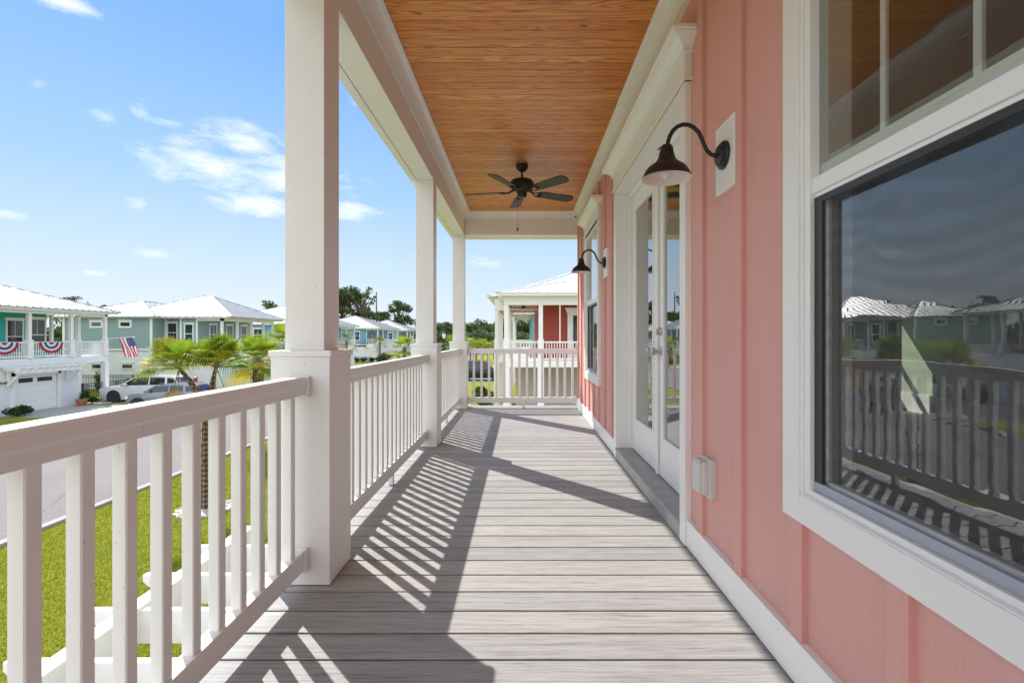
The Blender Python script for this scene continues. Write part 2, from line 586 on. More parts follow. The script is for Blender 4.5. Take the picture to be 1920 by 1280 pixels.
def thing(name, loc, label, cat, group=None):
    o = bpy.data.objects.new(name, None)
    o.empty_display_size = .2
    COL.objects.link(o)
    o.location = loc
    return tag(o, label, cat, group)


def kids(o):
    return [c for c in bpy.data.objects if c.parent == o]


def copy_tree(o, loc=None, parent=None):
    c = o.copy()
    COL.objects.link(c)
    c.parent = parent
    if loc is not None:
        c.location = loc
    for ch in kids(o):
        copy_tree(ch, None, c)
    return c


def struct(o):
    o['kind'] = 'structure'
    return o


GZ = -3.0

# ------------------------------------------------------------------ ground
g = MB()
g.quad((-700, -300, GZ), (700, -300, GZ), (700, 1200, GZ), (-700, 1200, GZ))
struct(g.build('lawn', M['lawn']))
rd = MB()
rd.box(-18.4, -10.35, -60, 330, GZ - .05, GZ + .004)
struct(rd.build('road', M['asphalt']))
kb = MB()
for xa in (-10.35, -18.6):
    y = -60
    while y < 200:
        kb.box(xa, xa + .2, y, y + 2.98, GZ - .1, GZ + .07)
        y += 3
struct(kb.build('kerb', M['concrete'], bevel=.015))
dv = MB()
dv.box(-27.0, -18.6, 24.6, 29.0, GZ - .05, GZ + .012)
dv.box(-27.5, -18.6, 29.9, 34.5, GZ - .05, GZ + .012)
dv.box(-24.5, -18.6, 64, 70, GZ - .05, GZ + .012)
dv.box(-24.5, -18.6, 84, 90, GZ - .05, GZ + .012)
dv.box(-10.15, -1.2, -4, 2.6, GZ - .05, GZ + .012)
dv.box(-10.15, 14, 44.2, 53, GZ - .05, GZ + .008)
dv.box(-1.2, 12, 13.5, 24.0, GZ - .05, GZ + .012)  # slab added to keep green lawn bounce off the neighbour's white trim
struct(dv.build('driveway', M['concrete']))

# ------------------------------------------------------------------ our house
HX = .878           # face of the siding
BX = .858           # face of the battens
home = thing('salmon_house', (3.4, 2.5, GZ), 'salmon pink board and batten house whose upper porch fills the foreground', 'house')
Y0, Y1 = -3.2, 7.45
ZC = 3.015
OPEN = [(.655, 1.47, .606, 2.41), (2.56, 4.32, 0.0, 2.405), (5.385, 6.365, .63, 2.41)]
wl = MB()
ys = [Y0] + [v for o in OPEN for v in (o[0], o[1])] + [Y1]
for i in range(0, len(ys), 2):
    wl.box(HX, 1.02, ys[i], ys[i + 1], -.3, 3.1)
for (a, b, z0, z1) in OPEN:
    if z0 > 0:
        wl.box(HX, 1.02, a, b, -.3, z0)
    wl.box(HX, 1.02, a, b, z1, 3.1)
bat = [1.067 + .4064 * k for k in range(-10, 4)] + [4.60 + .3905 * k for k in range(0, 8)]
for y in bat:
    segs = [(.1, 2.86)]
    for (a, b, z0, z1) in ((.57, 1.555, .52, 2.64), (2.46, 4.42, 0, 2.64), (5.28, 6.47, .53, 2.64)):
        if y + .066 > a and y < b:
            ns = []
            for (s0, s1) in segs:
                if z0 > s0: ns.append((s0, z0))
                if z1 < s1: ns.append((z1, s1))
            segs = ns
    for (s0, s1) in segs:
        wl.box(BX, HX + .004, y, y + .066, s0, s1)
wl.box(.99, 1.02, 2.57, 4.31, 2.36, 2.41)
wl.build('wall', M['pink'], home, bevel=.0025)

sk = MB()
for (a, b) in ((Y0, 2.485), (4.40, 7.05)):
    sk.box(.852, HX + .003, a, b, .004, .143)
sk.box(.846, HX + .003, 7.05, 7.46, .004, .15)
sk.build('skirting_board', M['white_trim'], home, bevel=.003)

dk = MB()
y = DECK0 - DECKP * 34
while y < 7.62:
    y1 = min(y + DECKP - .009, 7.66)
    dk.prism([(y, 0), (y, -.006), (y + .009, -.008), (y + .009, -.018), (y, -.020), (y, -.026),
              (y1, -.026), (y1, -.020), (y1 - .009, -.018), (y1 - .009, -.008), (y1, -.006), (y1, 0)], 0, -1.085, .99 if 2.5 < y < 4.3 else HX + .001)
    y += DECKP
dk.build('porch_deck', M['deck'], home, bevel=.0025)
rm = MB()
rm.box(-1.115, -1.088, Y0, 7.70, -.32, -.004)
rm.box(-1.088, 1.0, 7.668, 7.70, -.32, -.004)
rm.box(-1.02, -.80, 7.62, 7.665, .001, .012)
rm.build('rim_board', M['white_trim'], home)
jm = MB()
jm.box(-1.085, 1.0, Y0, 7.66, -.31, -.04)  # one solid dark slab, stands in for shade in the board gaps
jm.build('gap_shade_slab', M['scrframe'], home)

# porch ceiling
pc = MB()
k0 = int(math.floor(Y0 / PLANK))
k1 = int(math.ceil(7.45 / PLANK))
for k in range(k0, k1):
    pc.box(-.90, .90, k * PLANK + .0022, (k + 1) * PLANK - .0022, ZC, ZC + .02)
pc.box(-.9, .9, Y0, 7.46, ZC + .012, ZC + .03)
pc.build('porch_ceiling', M['pine'], home, bevel=.0016, segs=1)

bm_ = MB()
bm_.box(-1.05, -.88, Y0, 7.60, 2.66, 3.10)
bm_.box(-1.112, -1.053, Y0, 7.72, 2.655, 3.12)
bm_.box(-.878, 1.0, 7.385, 7.60, 2.663, 3.10)
bm_.box(-1.05, 1.0, 7.603, 7.72, 2.657, 3.12)
bm_.box(-1.05, HX, Y0 - .2, Y0 - .01, 2.66, 3.1)
bm_.build('porch_beam', M['white'], home, bevel=.003)


def crown_prof(face, sgn, zt=ZC + .004, drop=.125, proj=.092):
    # polygon in (offset, z): cove moulding
    P = [(0, zt), (proj, zt), (proj, zt - .018), (proj - .012, zt - .026)]
    for i in range(7):
        a = i / 6
        P.append((proj - .016 - (proj - .034) * (a ** .75), zt - .03 - (drop - .055) * (a ** 1.35)))
    P += [(.014, zt - drop + .018), (.014, zt - drop), (0, zt - drop)]
    return [(face + sgn * p, z) for p, z in P]


cm = MB()
cm.prism(crown_prof(-.8815, 1), 1, Y0, 7.40)
cm.prism([(z[0], z[1]) for z in crown_prof(HX + .002, -1, drop=.115)], 1, Y0, 7.40)
cm.prism([(7.386 - (p + .0), z) for p, z in crown_prof(0, 1)], 0, -.879, HX)
cm.box(.853, HX + .002, Y0, 7.384, 2.845, 2.905)
cm.box(.846, HX + .002, Y0, 7.384, 2.835, 2.855)
cm.build('crown_moulding', M['white_trim'], home)


def head_crown(m, y0, y1, xf, z0, z1, proj):
    prof = [(0, z0), (.012, z0), (.012, z0 + .012), (.006, z0 + .016), (.02, z0 + .035), (.05, z0 + .058), (proj - .012, z1 - .03),
            (proj - .012, z1 - .02), (proj, z1 - .018), (proj, z1)]
    k = len(m.v)
    for (o, z) in prof:
        m.v += [(HX, y0 - o, z), (xf - o, y0 - o, z), (xf - o, y1 + o, z), (HX, y1 + o, z)]
    for i in range(len(prof) - 1):
        for j in range(3):
            a = k + i * 4 + j
            m.f.append((a, a + 1, a + 5, a + 4)); m.mi.append(0)
    e = k + (len(prof) - 1) * 4
    m.f.append((e, e + 1, e + 2, e + 3)); m.mi.append(0)
    m.f.append((k + 3, k + 2, k + 1, k)); m.mi.append(0)


# ---- windows
def our_window(y0, y1, z0, z1, lites, screen_only_far=False):
    """y0..y1, z0..z1: rough opening"""
    c = MB()
    c.box(.845, HX + .002, y1, y1 + .085, z0 - .086, z1)
    c.box(.845, HX + .002, y0 - .085, y0, z0 - .086, z1)
    c.box(.8455, HX + .002, y0, y1, z0 - .086, z0)
    c.box(.841, HX + .002, y0 - .095, y1 + .095, z1, z1 + .125)
    c.box(.834, HX + .002, y0 - .10, y1 + .10, z1, z1 + .014)
    head_crown(c, y0 - .10, y1 + .10, .838, z1 + .125, z1 + .225, .08)
    win = c.build('window', M['white_trim'], home, bevel=.0025)
    zm = 1.51
    f = MB()
    f.box(.860, .985, y1 - .038, y1, z0, z1); f.box(.878, .985, y1 - .041, y1 - .0385, z0 + .022, zm)
    f.box(.860, .985, y0, y0 + .038, z0, z1)
    f.box(.8605, .985, y0 + .038, y1 - .038, z1 - .038, z1)
    f.box(.8605, .985, y0 + .038, y1 - .038, z0, z0 + .022)
    f.box(.853, .8600, y1 - .012, y1, z0, z1)
    f.box(.853, .8600, y0, y0 + .012, z0, z1)
    f.prism([(.849, z0 - .002), (.885, z0 - .002), (.885, z0 + .016), (.849, z0 + .004)], 1, y0 + .012, y1 - .012)
    # stepped tracks behind the screen
    f.build('frame', M['vinyl'], win, bevel=.0015)
    s = MB()
    s.box(.866, .892, y0 + .038, y1 - .038, zm, zm + .045)
    s.box(.874, .892, y0 + .038, y1 - .038, zm - .012, zm)
    s.box(.893, .93, y0 + .039, y1 - .039, z0 + .023, z0 + .055)
    s.box(.893, .93, y1 - .062, y1 - .039, z0 + .055, zm + .03)
    s.box(.893, .93, y0 + .039, y0 + .08, z0 + .055, zm + .03)
    s.box(.893, .93, y0 + .08, y1 - .062, zm - .012, zm + .03)
    s.box(.8925, .93, y0 + .039, y1 - .039, zm + .031, zm + .088)
    s.build('sash', M['vinyl'], win, bevel=.0015)
    gl = MB()
    gl.quad((.888, y0 + .036, zm + .04), (.888, y1 - .036, zm + .04), (.888, y1 - .036, z1 - .036), (.888, y0 + .036, z1 - .036))
    gl.build('upper_pane', M['glass'], win)
    gl = MB()
    gl.quad((.902, y0 + .07, z0 + .05), (.902, y1 - .055, z0 + .05), (.902, y1 - .055, zm), (.902, y0 + .07, zm))
    gl.build('lower_pane', M['glass'], win)
    if lites:
        mu = MB()
        for k in range(1, lites):
            yy = y0 + .038 + (y1 - y0 - .076) * k / lites
            mu.box(.892, .900, yy - .009, yy + .009, zm + .045, z1 - .038)
        mu.build('muntin', M['vinyl'], win)
    sc = MB()
    sc.quad((.878, y0 + .036, z0 + .02), (.878, y1 - .036, z0 + .02), (.878, y1 - .036, zm), (.878, y0 + .036, zm))
    sc.build('insect_screen', M['screen'], win)
    sf = MB()
    for (a, b) in ((y0 + .0385, y0 + .075), (y1 - .075, y1 - .0385)):
        sf.box(.873, .883, a, b, z0 + .022, zm - .013)
    sf.box(.8735, .8825, y0 + .075, y1 - .075, zm - .032, zm - .013)
    sf.build('screen_frame', M['scrframe'], win)
    sf = MB()
    sf.box(.872, .884, y0 + .0385, y1 - .0385, z0 + .0225, z0 + .05)
    sf.build('screen_rail', M['greyvinyl'], win, bevel=.003)
    return win


wn = our_window(.655, 1.47, .606, 2.41, 3)
wn['label'] = 'large near window with white casing and insect screen'
wf = our_window(5.385, 6.365, .63, 2.41, 0)
wf['label'] = 'far window beyond the glazed doors'

# ---- french door
dc = MB()
dc.box(.845, 1.02, 2.485, 2.57, .004, 2.41)
dc.box(.845, 1.02, 4.31, 4.40, .004, 2.41)
dc.box(.8455, 1.02, 2.57, 4.31, 2.362, 2.41)
dc.box(.840, HX + .002, 2.475, 4.41, 2.41, 2.545)
dc.box(.832, HX + .002, 2.465, 4.42, 2.41, 2.426)
head_crown(dc, 2.465, 4.42, .836, 2.545, 2.64, .088)
door = dc.build('french_door', M['white_trim'], home, bevel=.0025)
fr = MB()
fr.box(.955, 1.02, 2.572, 2.615, .10, 2.36)
fr.box(.955, 1.02, 4.265, 4.308, .10, 2.36)
fr.box(.9555, 1.02, 2.615, 4.265, 2.318, 2.36)
fr.build('door_frame', M['white_trim'], door, bevel=.002)
th = MB()
th.box(.845, 1.02, 2.5705, 4.3095, .004, .097)
th.box(.838, .846, 2.5705, 4.3095, .082, .099)
th.build('threshold', M['thresh'], door, bevel=.003)
for (a, b) in ((2.617, 3.452), (3.460, 4.263)):
    lf = MB()
    lf.box(.985, 1.018, a, a + .115, .105, 2.316)
    lf.box(.985, 1.018, b - .115, b, .105, 2.316)
    lf.box(.9852, 1.018, a + .115, b - .115, .105, .365)
    lf.box(.9852, 1.018, a + .115, b - .115, 2.20, 2.316)
    # glazing bead
    for (p, q, r, s_) in ((a + .115, a + .137, .365, 2.20), (b - .137, b - .115, .365, 2.20)):
        lf.box(.978, 1.0, p, q, r, s_)
    lf.box(.978, 1.0, a + .137, b - .137, .365, .387)
    lf.box(.978, 1.0, a + .137, b - .137, 2.178, 2.20)
    leaf = lf.build('door_leaf', M['white_trim'], door, bevel=.002)
    gl = MB()
    gl.quad((.992, a + .13, .38), (.992, b - .13, .38), (.992, b - .13, 2.185), (.992, a + .13, 2.185))
    gl.build('door_pane', M['doorglass'], door)
ag = MB()
ag.box(.966, .984, 3.430, 3.478, .105, 2.316)
ag.build('astragal', M['white_trim'], door, bevel=.006)
for yk in (3.395, 3.525):
    kb2 = MB()
    kb2.lathe([(.031, 0), (.031, -.006), (.012, -.01), (.011, -.032), (.022, -.038), (.029, -.05), (.027, -.062), (.015, -.069), (0, -.07)],
              (.984, yk, .985), 20, axis=0)
    kb2.build('knob', M['nickel'], door, smooth=True)
kb2 = MB()
kb2.lathe([(.031, 0), (.031, -.009), (.024, -.014), (.022, -.03), (0, -.031)], (.984, 3.395, 1.125), 20, axis=0)
kb2.build('deadbolt', M['nickel'], door, smooth=True)

# ---- the rest of the shell: room behind the glass
rf = MB()
rf.box(1.02, 5.75, Y0, Y1, -.30, .0)
rf.build('interior_floor', M['floor_int'], home)
iw = MB()
iw.box(5.75, 5.95, Y0, Y1, -3.0, 3.1)
iw.box(1.02, 5.75, Y0 - .2, Y0, -3.0, 3.1)
WY = Y1 - .12
iw.box(1.02, 5.06, WY, Y1, -.3, 3.1)
iw.box(5.68, 5.75, WY, Y1, -.3, 3.1)
iw.box(5.06, 5.68, WY, Y1, -.3, .28)
iw.box(5.06, 5.68, WY, Y1, 1.52, 3.1)
iw.box(5.06, 5.68, WY + .03, Y1 - .03, .74, .80)
iw.box(1.02, 5.75, Y0, Y1, 2.75, 3.1)
iw.build('interior_wall', M['green_int'], home)
iw = MB(); iw.box(1.03, 4.82, 6.1, 6.2, 0.002, 2.749); iw.build('partition', M['green_int'], home)
ib = MB()
ib.box(5.725, 5.75, Y0, WY, .0, .27)
ib.build('interior_skirting', M['white_trim'], home)
lw = MB()
lw.box(.3, 5.95, Y0, Y1, GZ - .1, -.32)
lw.build('lower_wall', M['lap'], home)


def hip_roof(m, x0, x1, y0, y1, z, pitch, rib=.42, thick=.05, ribs=True, caps=True):
    """metal hip roof with standing ribs and hip caps; the ridge runs along the longer side"""
    L, D = x1 - x0, y1 - y0
    h = min(L, D) / 2
    zr = z + h * pitch
    if L >= D:
        r0, r1 = Vector((x0 + h, (y0 + y1) / 2, zr)), Vector((x1 - h, (y0 + y1) / 2, zr))
    else:
        r0, r1 = Vector(((x0 + x1) / 2, y0 + h, zr)), Vector(((x0 + x1) / 2, y1 - h, zr))
    c = [Vector((x0, y0, z)), Vector((x1, y0, z)), Vector((x1, y1, z)), Vector((x0, y1, z))]
    if L >= D:
        faces = [(c[0], c[1], r1, r0), (c[1], c[2], r1), (c[2], c[3], r0, r1), (c[3], c[0], r0)]
        caps_l = [(c[0], r0), (c[3], r0), (c[1], r1), (c[2], r1), (r0, r1)]
    else:
        faces = [(c[0], c[1], r0), (c[1], c[2], r1, r0), (c[2], c[3], r1), (c[3], c[0], r0, r1)]
        caps_l = [(c[0], r0), (c[1], r0), (c[2], r1), (c[3], r1), (r0, r1)]
    for f in faces:
        m.quad(*f)
    m.box(x0 + .02, x1 - .02, y0 + .02, y1 - .02, z - thick, z - .002)
    if ribs:
        for i in range(4):
            A, B = c[i], c[(i + 1) % 4]
            u = (B - A).normalized()
            n = Vector((-u.y, u.x, 0))
            ln = (B - A).length
            s = rib / 2
            up = Vector((0, 0, 1))
            while s < ln:
                run = min(h, s, ln - s)
                if run > .1:
                    p = A + u * s + up * .012
                    q = p + n * run + up * (pitch * run)
                    m.bar(p, q, .045, .06)
                s += rib
    if caps:
        for (a, b) in caps_l:
            if (b - a).length > .05:
                m.bar(a + Vector((0, 0, .02)), b + Vector((0, 0, .02)), .16, .035)


rfm = MB()
hip_roof(rfm, -1.42, 6.6, -4.2, 8.1, 3.14, .35, ribs=True)
rfm.build('roof', M['metal_roof'], home)

# trellis over the garage below
tr = MB()
tr.bar((-2.12, .3, -.478), (-2.12, 3.75, -.478), .09, .19)
trl = tr.build('trellis', M['white'], home, bevel=.004)
for k, yy in enumerate((.57, .98, 1.39, 1.80, 2.21, 2.63, 3.02, 3.43)):
    r_ = MB()
    prof = [(-1.11, -.40), (-1.11, -.58), (-2.20, -.58), (-2.27, -.55), (-2.29, -.50), (-2.345, -.465), (-2.37, -.44), (-2.37, -.40)]
    r_.prism([(x, z) for x, z in prof], 1, yy - .019, yy + .019)
    r_.build('rafter', M['white'], trl, bevel=.003)
for yy in (.62, 3.35):
    b_ = MB()
    b_.bar((-2.11, yy, -.72), (-1.15, yy, -1.75), .09, .12)
    b_.bar((-1.17, yy, -1.85), (-1.17, yy, -.5), .09, .09)
    b_.build('brace', M['white'], trl, bevel=.004)

# ------------------------------------------------------------------ porch posts
XC = -.967
posts = []
POSTL = ['nearest porch post, with tall square base, biggest of the white posts',
         'middle porch post between the two farther side railings',
         'corner porch post at the far end of the deck beside the end railing',
         ]
p0 = None
for i, yf in enumerate((2.096, 4.746, 7.30)):
    if p0 is None:
        r = thing('porch_post', (XC, yf + .129, 0), POSTL[i], 'post', 'white porch posts')
        m = MB()
        m.box(XC - .129, XC + .129, yf, yf + .2585, .004, 1.0)
        m.build('base', M['white'], r, bevel=.002)
        m = MB()
        m.box(XC - .137, XC + .137, yf - .008, yf + .2665, 1.0, 1.026)
        m.box(XC - .131, XC + .131, yf - .002, yf + .2605, .985, 1.0)
        m.build('cap', M['white'], r, bevel=.003)
        m = MB()
        m.box(XC - .0875, XC + .0875, yf + .042, yf + .217, 1.026, 2.659)
        m.build('shaft', M['white'], r, bevel=.002)
        p0 = r
    else:
        r = copy_tree(p0, (XC, yf + .129, 0))
        r['label'] = POSTL[i]
    posts.append(r)
# one more post stands behind the viewer
r = copy_tree(p0, (XC, -.554 + .129, 0))
r['label'] = 'porch post standing behind the viewer'

# ------------------------------------------------------------------ railings
XR = -.965


def railing(label, a, b, fixed, along_y, bal_positions, feet):
    """a..b extent along the axis; fixed = the other coordinate"""
    mid = (a + b) / 2
    loc = (fixed, mid, 0) if along_y else (mid, fixed, 0)
    root = thing('porch_railing', loc, label, 'railing', 'white porch railings')

    def P(prof, p, q, mb):
        if along_y:
            mb.prism([(fixed + o, z) for o, z in prof], 1, p, q)
        else:
            mb.prism([(fixed + o, z) for o, z in prof], 0, p, q)
    m = MB()
    P([(-.037, .876), (-.037, .906), (-.031, .914), (.031, .914), (.037, .906), (.037, .876), (.031, .868), (.031, .836), (-.031, .836), (-.031, .868)], a, b, m)
    m.build('top_rail', M['white'], root, bevel=.0015)
    m = MB()
    P([(-.026, .078), (-.026, .162), (.026, .162), (.026, .078)], a, b, m)
    m.build('bottom_rail', M['white'], root, bevel=.003)
    for (p, q) in ((a - .022, a + .006), (b - .006, b + .022)):
        m = MB()
        P([(-.046, .825), (-.046, .918), (.046, .918), (.046, .825)], p, q, m)
        m.build('bracket', M['white'], root, bevel=.006)
        m = MB()
        P([(-.037, .068), (-.037, .172), (.037, .172), (.037, .068)], p, q, m)
        m.build('bracket', M['white'], root, bevel=.006)
    first = None
    for s in bal_positions:
        if first is None:
            m = MB()
            if along_y:
                m.box(fixed - .018, fixed + .018, s, s + .036, .160, .838)
            else:
                m.box(s, s + .036, fixed - .018, fixed + .018, .160, .838)
            first = m.build('baluster', M['white'], root, bevel=.003, segs=1)
            s0 = s
        else:
            c = first.copy()
            COL.objects.link(c)
            c.location = (0, s - s0, 0) if along_y else (s - s0, 0, 0)
    for s in feet:
        m = MB()
        if along_y:
            m.box(fixed - .018, fixed + .018, s - .018, s + .018, .001, .079)
        else:
            m.box(s - .018, s + .018, fixed - .018, fixed + .018, .001, .079)
        m.build('foot', M['white'], root)
    return root


railing('nearest side railing running from the lower left corner to the near post', -.28, 2.074, XR, True, [.9145 + .1177 * k for k in range(-10, 10)], [.9])
railing('side railing between the near post and the middle post', 2.377, 4.724, XR, True, [2.377 + .075 + .1164 * k for k in range(19)], [3.55])
railing('side railing between the middle post and the far corner post', 5.027, 7.278, XR, True, [5.027 + .062 + .1164 * k for k in range(19)], [6.15])
railing('end railing across the far end of the porch', -.816, .822, 7.43, False, [-.756 + .1174 * k for k in range(14)], [.03])
railing('side railing behind the viewer', -3.0, -.576, XR, True, [-2.95 + .1177 * k for k in range(20)], [-1.8])

# ------------------------------------------------------------------ wall lamps
lamp0 = None
for yl, lab in ((2.02, 'black gooseneck barn lamp on the wall nearest the viewer, beside the near window'),
                (4.905, 'smaller looking black gooseneck lamp on the far side of the glazed doors')):
    if lamp0 is None:
        L = thing('wall_lamp', (.858, yl, 1.849), lab, 'lamp', 'black gooseneck wall lamps')
        m = MB(); m.box(.853, HX + .001, yl - .093, yl + .093, 1.70, 1.99)
        m.build('mounting_board', M['white_trim'], L, bevel=.003)
        m = MB()
        m.lathe([(.058, 0), (.058, -.010), (.052, -.016), (.044, -.018), (.042, -.026), (.030, -.031), (0, -.032)], (.853, yl, 1.849), 32, axis=0)
        m.build('wall_plate', M['black'], L, smooth=True)
        pts = [(.835, 1.849), (.815, 1.846), (.797, 1.852), (.780, 1.868), (.768, 1.892), (.757, 1.921), (.744, 1.947), (.724, 1.966), (.702, 1.977), (.678, 1.978),
               (.655, 1.969), (.636, 1.952), (.623, 1.928), (.616, 1.905), (.614, 1.878)]
        m = MB(); m.tube([(x, yl, z) for x, z in pts], .0088, 12)
        m.lathe([(.014, .0), (.014, -.012), (.0075, -.014)], (.838, yl, 1.849), 14, axis=0)
        m.build('arm', M['black'], L, smooth=True)
        m = MB()
        prof = [(.010, 1.893), (.020, 1.890), (.0265, 1.880), (.029, 1.862), (.034, 1.842), (.037, 1.834), (.044, 1.822), (.058, 1.811), (.076, 1.798), (.089, 1.781), (.096, 1.764),
                (.0985, 1.757), (.102, 1.755), (.102, 1.750)]
        m.lathe(prof, (.610, yl, 0), 40, cap=False)
        m.tube([(.610, yl + .020, 1.885), (.590, yl + .03, 1.893), (.582, yl + .035, 1.884)], .003, 6)
        m.build('shade', M['black'], L, smooth=True)
        m = MB()
        m.lathe([(.102, 1.750), (.0995, 1.750), (.0935, 1.762), (.087, 1.779), (.074, 1.795), (.056, 1.807), (.04, 1.815), (0.0, 1.822)], (.610, yl, 0), 40, cap=False)
        m.build('shade_lining', M['liner'], L, smooth=True)
        m = MB()
        m.lathe([(0, 1.752), (.012, 1.754), (.021, 1.763), (.025, 1.775), (.022, 1.789), (.014, 1.801), (.012, 1.815)], (.610, yl, 0), 20, cap=False)
        m.build('bulb', M['bulb'], L, smooth=True)
        lamp0 = L
    else:
        L = copy_tree(lamp0, (.858, yl, 1.849))
        L['label'] = lab

# ------------------------------------------------------------------ outlet cover
oc = thing('outlet_cover', (.86, 2.22, .44), 'grey weatherproof outlet cover low on the pink wall', 'outlet cover')
m = MB(); m.box(.850, .880, 2.165, 2.285, .350, .528)
m.build('plate', M['outlet'], oc, bevel=.004)
m = MB(); m.box(.805, .851, 2.185, 2.275, .372, .512); m.box(.822, .856, 2.178, 2.282, .366, .518)
m.build('cover', M['outlet'], oc, bevel=.008)
m = MB(); m.tube([(.815, 2.19, .517), (.815, 2.27, .517)], .006, 8)
m.build('hinge', M['outlet'], oc)

# ------------------------------------------------------------------ ceiling fan
FY, FX = 5.38, 0.005
fan = thing('ceiling_fan', (FX, FY, ZC), 'five bladed dark bronze ceiling fan under the wooden porch ceiling', 'fan')
m = MB(); m.lathe([(.066, ZC), (.068, ZC - .012), (.066, ZC - .03), (.052, ZC - .058), (.03, ZC - .072), (.018, ZC - .078)], (FX, FY, 0), 28)
m.build('canopy', M['black'], fan, smooth=True)
m = MB(); m.lathe([(.012, ZC - .07), (.012, 2.87), (.028, 2.868), (.03, 2.845)], (FX, FY, 0), 16)
m.build('downrod', M['black'], fan, smooth=True)
m = MB()
m.lathe([(.03, 2.856), (.085, 2.85), (.115, 2.838), (.132, 2.815), (.135, 2.79), (.132, 2.765), (.118, 2.755), (.118, 2.742), (.085, 2.735), (.075, 2.72), (.055, 2.708),
         (.052, 2.672), (.045, 2.655), (.02, 2.645), (0, 2.644)], (FX, FY, 0), 36)
m.build('motor_housing', M['black'], fan, smooth=True)
for k in range(5):
    a = R(26 + 72 * k)
    ca, sa = math.cos(a), math.sin(a)
    tl = -math.tan(R(13))
    m = MB()
    out = [(.20, -.048), (.24, -.058), (.40, -.064), (.58, -.070), (.625, -.064), (.65, -.045), (.662, -.015), (.662, .015), (.65, .045), (.625, .064), (.58, .070), (.40, .064),
           (.24, .058), (.20, .048)]
    kk = len(m.v)
    for zo in (.004, -.004):
        for (r_, s_) in out:
            m.v.append((FX + ca * r_ - sa * s_, FY + sa * r_ + ca * s_, 2.715 + zo + s_ * tl))
    n = len(out)
    m.f.append(tuple(range(kk, kk + n))); m.f.append(tuple(range(kk + n, kk + 2 * n))[::-1])
    for i in range(n):
        j = (i + 1) % n
        m.f.append((kk + i, kk + n + i, kk + n + j, kk + j))
    m.mi = [0] * len(m.f)
    bl = m.build('blade', M['blade'], fan)
    m = MB()

    def Q(r_, s_, z):
        return (FX + ca * r_ - sa * s_, FY + sa * r_ + ca * s_, z)
    m.tube([Q(.07, 0, 2.742), Q(.12, 0, 2.728), Q(.15, .0, 2.710)], .012, 8)
    for sg in (-1, 1):
        m.tube([Q(.14, 0, 2.712), Q(.165, .030 * sg, 2.708 + .03 * sg * tl), Q(.20, .040 * sg, 2.706 + .04 * sg * tl), Q(.235, .030 * sg, 2.706 + .03 * sg * tl), Q(.25, 0, 2.706)], .007, 8)
    m.build('blade_iron', M['black'], bl, smooth=True)
m = MB()
m.tube([(FX - .045, FY - .02, 2.68), (FX - .05, FY - .02, 2.66), (FX - .05, FY - .02, 2.31)], .0016, 6)
m.lathe([(.002, 2.315), (.009, 2.30), (.011, 2.285), (.007, 2.272), (0, 2.27)], (FX - .05, FY - .02, 0), 12)
m.build('pull_chain', M['blade'], fan)
dk_ = MB()
dk_.tube([(.80, 7.24, 2.905), (.815, 7.22, 2.90), (.828, 7.21, 2.893)], [.008, .011, .006], 8)
tag(dk_.build('wasp_nest', M['iron'], base=(.815, 7.22, 2.9)), 'tiny dark mud wasp nest on the white moulding in the far corner of the ceiling', 'nest')

# ================================================================== the street
# ---- far houses
def window_part(house, face, u0, u1, z0, z1, at, casing=.09, mull=True, sub='pane', gm='winglass', head=True):
    """face 'x': window lies in plane x=at spanning y u0..u1 and faces +X; face 'y': plane y=at facing -Y"""
    def B(m, a, b, za, zb, d0, d1):
        if face == 'x':
            m.box(at + d0, at + d1, a, b, za, zb)
        else:
            m.box(a, b, at - d1, at - d0, za, zb)
    c = MB()
    B(c, u0 - casing, u0, z0 - casing, z1, 0, .05)
    B(c, u1, u1 + casing, z0 - casing, z1, 0, .05)
    B(c, u0, u1, z0 - casing, z0, 0, .052)
    B(c, u0 - casing - .03, u1 + casing + .03, z1, z1 + casing * 1.4, 0, .06)
    if head:
        B(c, u0 - casing - .07, u1 + casing + .07, z1 + casing * 1.4, z1 + casing * 1.4 + .05, 0, .1)
    if mull:
        zm = (z0 + z1) / 2
        B(c, u0, u1, zm - .025, zm + .025, 0, .045)
        if u1 - u0 > .7 and z1 - z0 > 1.0:
            B(c, (u0 + u1) / 2 - .012, (u0 + u1) / 2 + .012, zm, z1, 0, .04)
    o = c.build('window', M['white_trim'], house)
    p = MB()
    B(p, u0, u1, z0, z1, .005, .02)
    p.build(sub, M[gm], o)
    return o


def lite_rail(house, x0, x1, y0, y1, ztop=.86, z0=.05):
    """railing between two points, one part; its balusters are sub-part"""
    m = MB()
    m.bar((x0, y0, ztop - .035), (x1, y1, ztop - .035), .07, .07)
    m.bar((x0, y0, z0 + .045), (x1, y1, z0 + .045), .05, .07)
    o = m.build('railing', M['white'], house)
    b = MB()
    n = max(2, int(math.hypot(x1 - x0, y1 - y0) / .125))
    for i in range(1, n):
        s = i / n
        x, y = x0 + (x1 - x0) * s, y0 + (y1 - y0) * s
        b.box(x - .019, x + .019, y - .019, y + .019, z0 + .07, ztop - .06)
    b.build('balusters', M['white'], o)
    return o


def post_part(house, x, y, z0=0, z1=2.5, base=True, w_=.17):
    m = MB()
    m.box(x - w_ / 2, x + w_ / 2, y - w_ / 2, y + w_ / 2, z0, z1)
    if base:
        m.box(x - .13, x + .13, y - .13, y + .13, z0, .95)
        m.box(x - .145, x + .145, y - .145, y + .145, .93, .97)
    return m.build('post', M['white'], house)


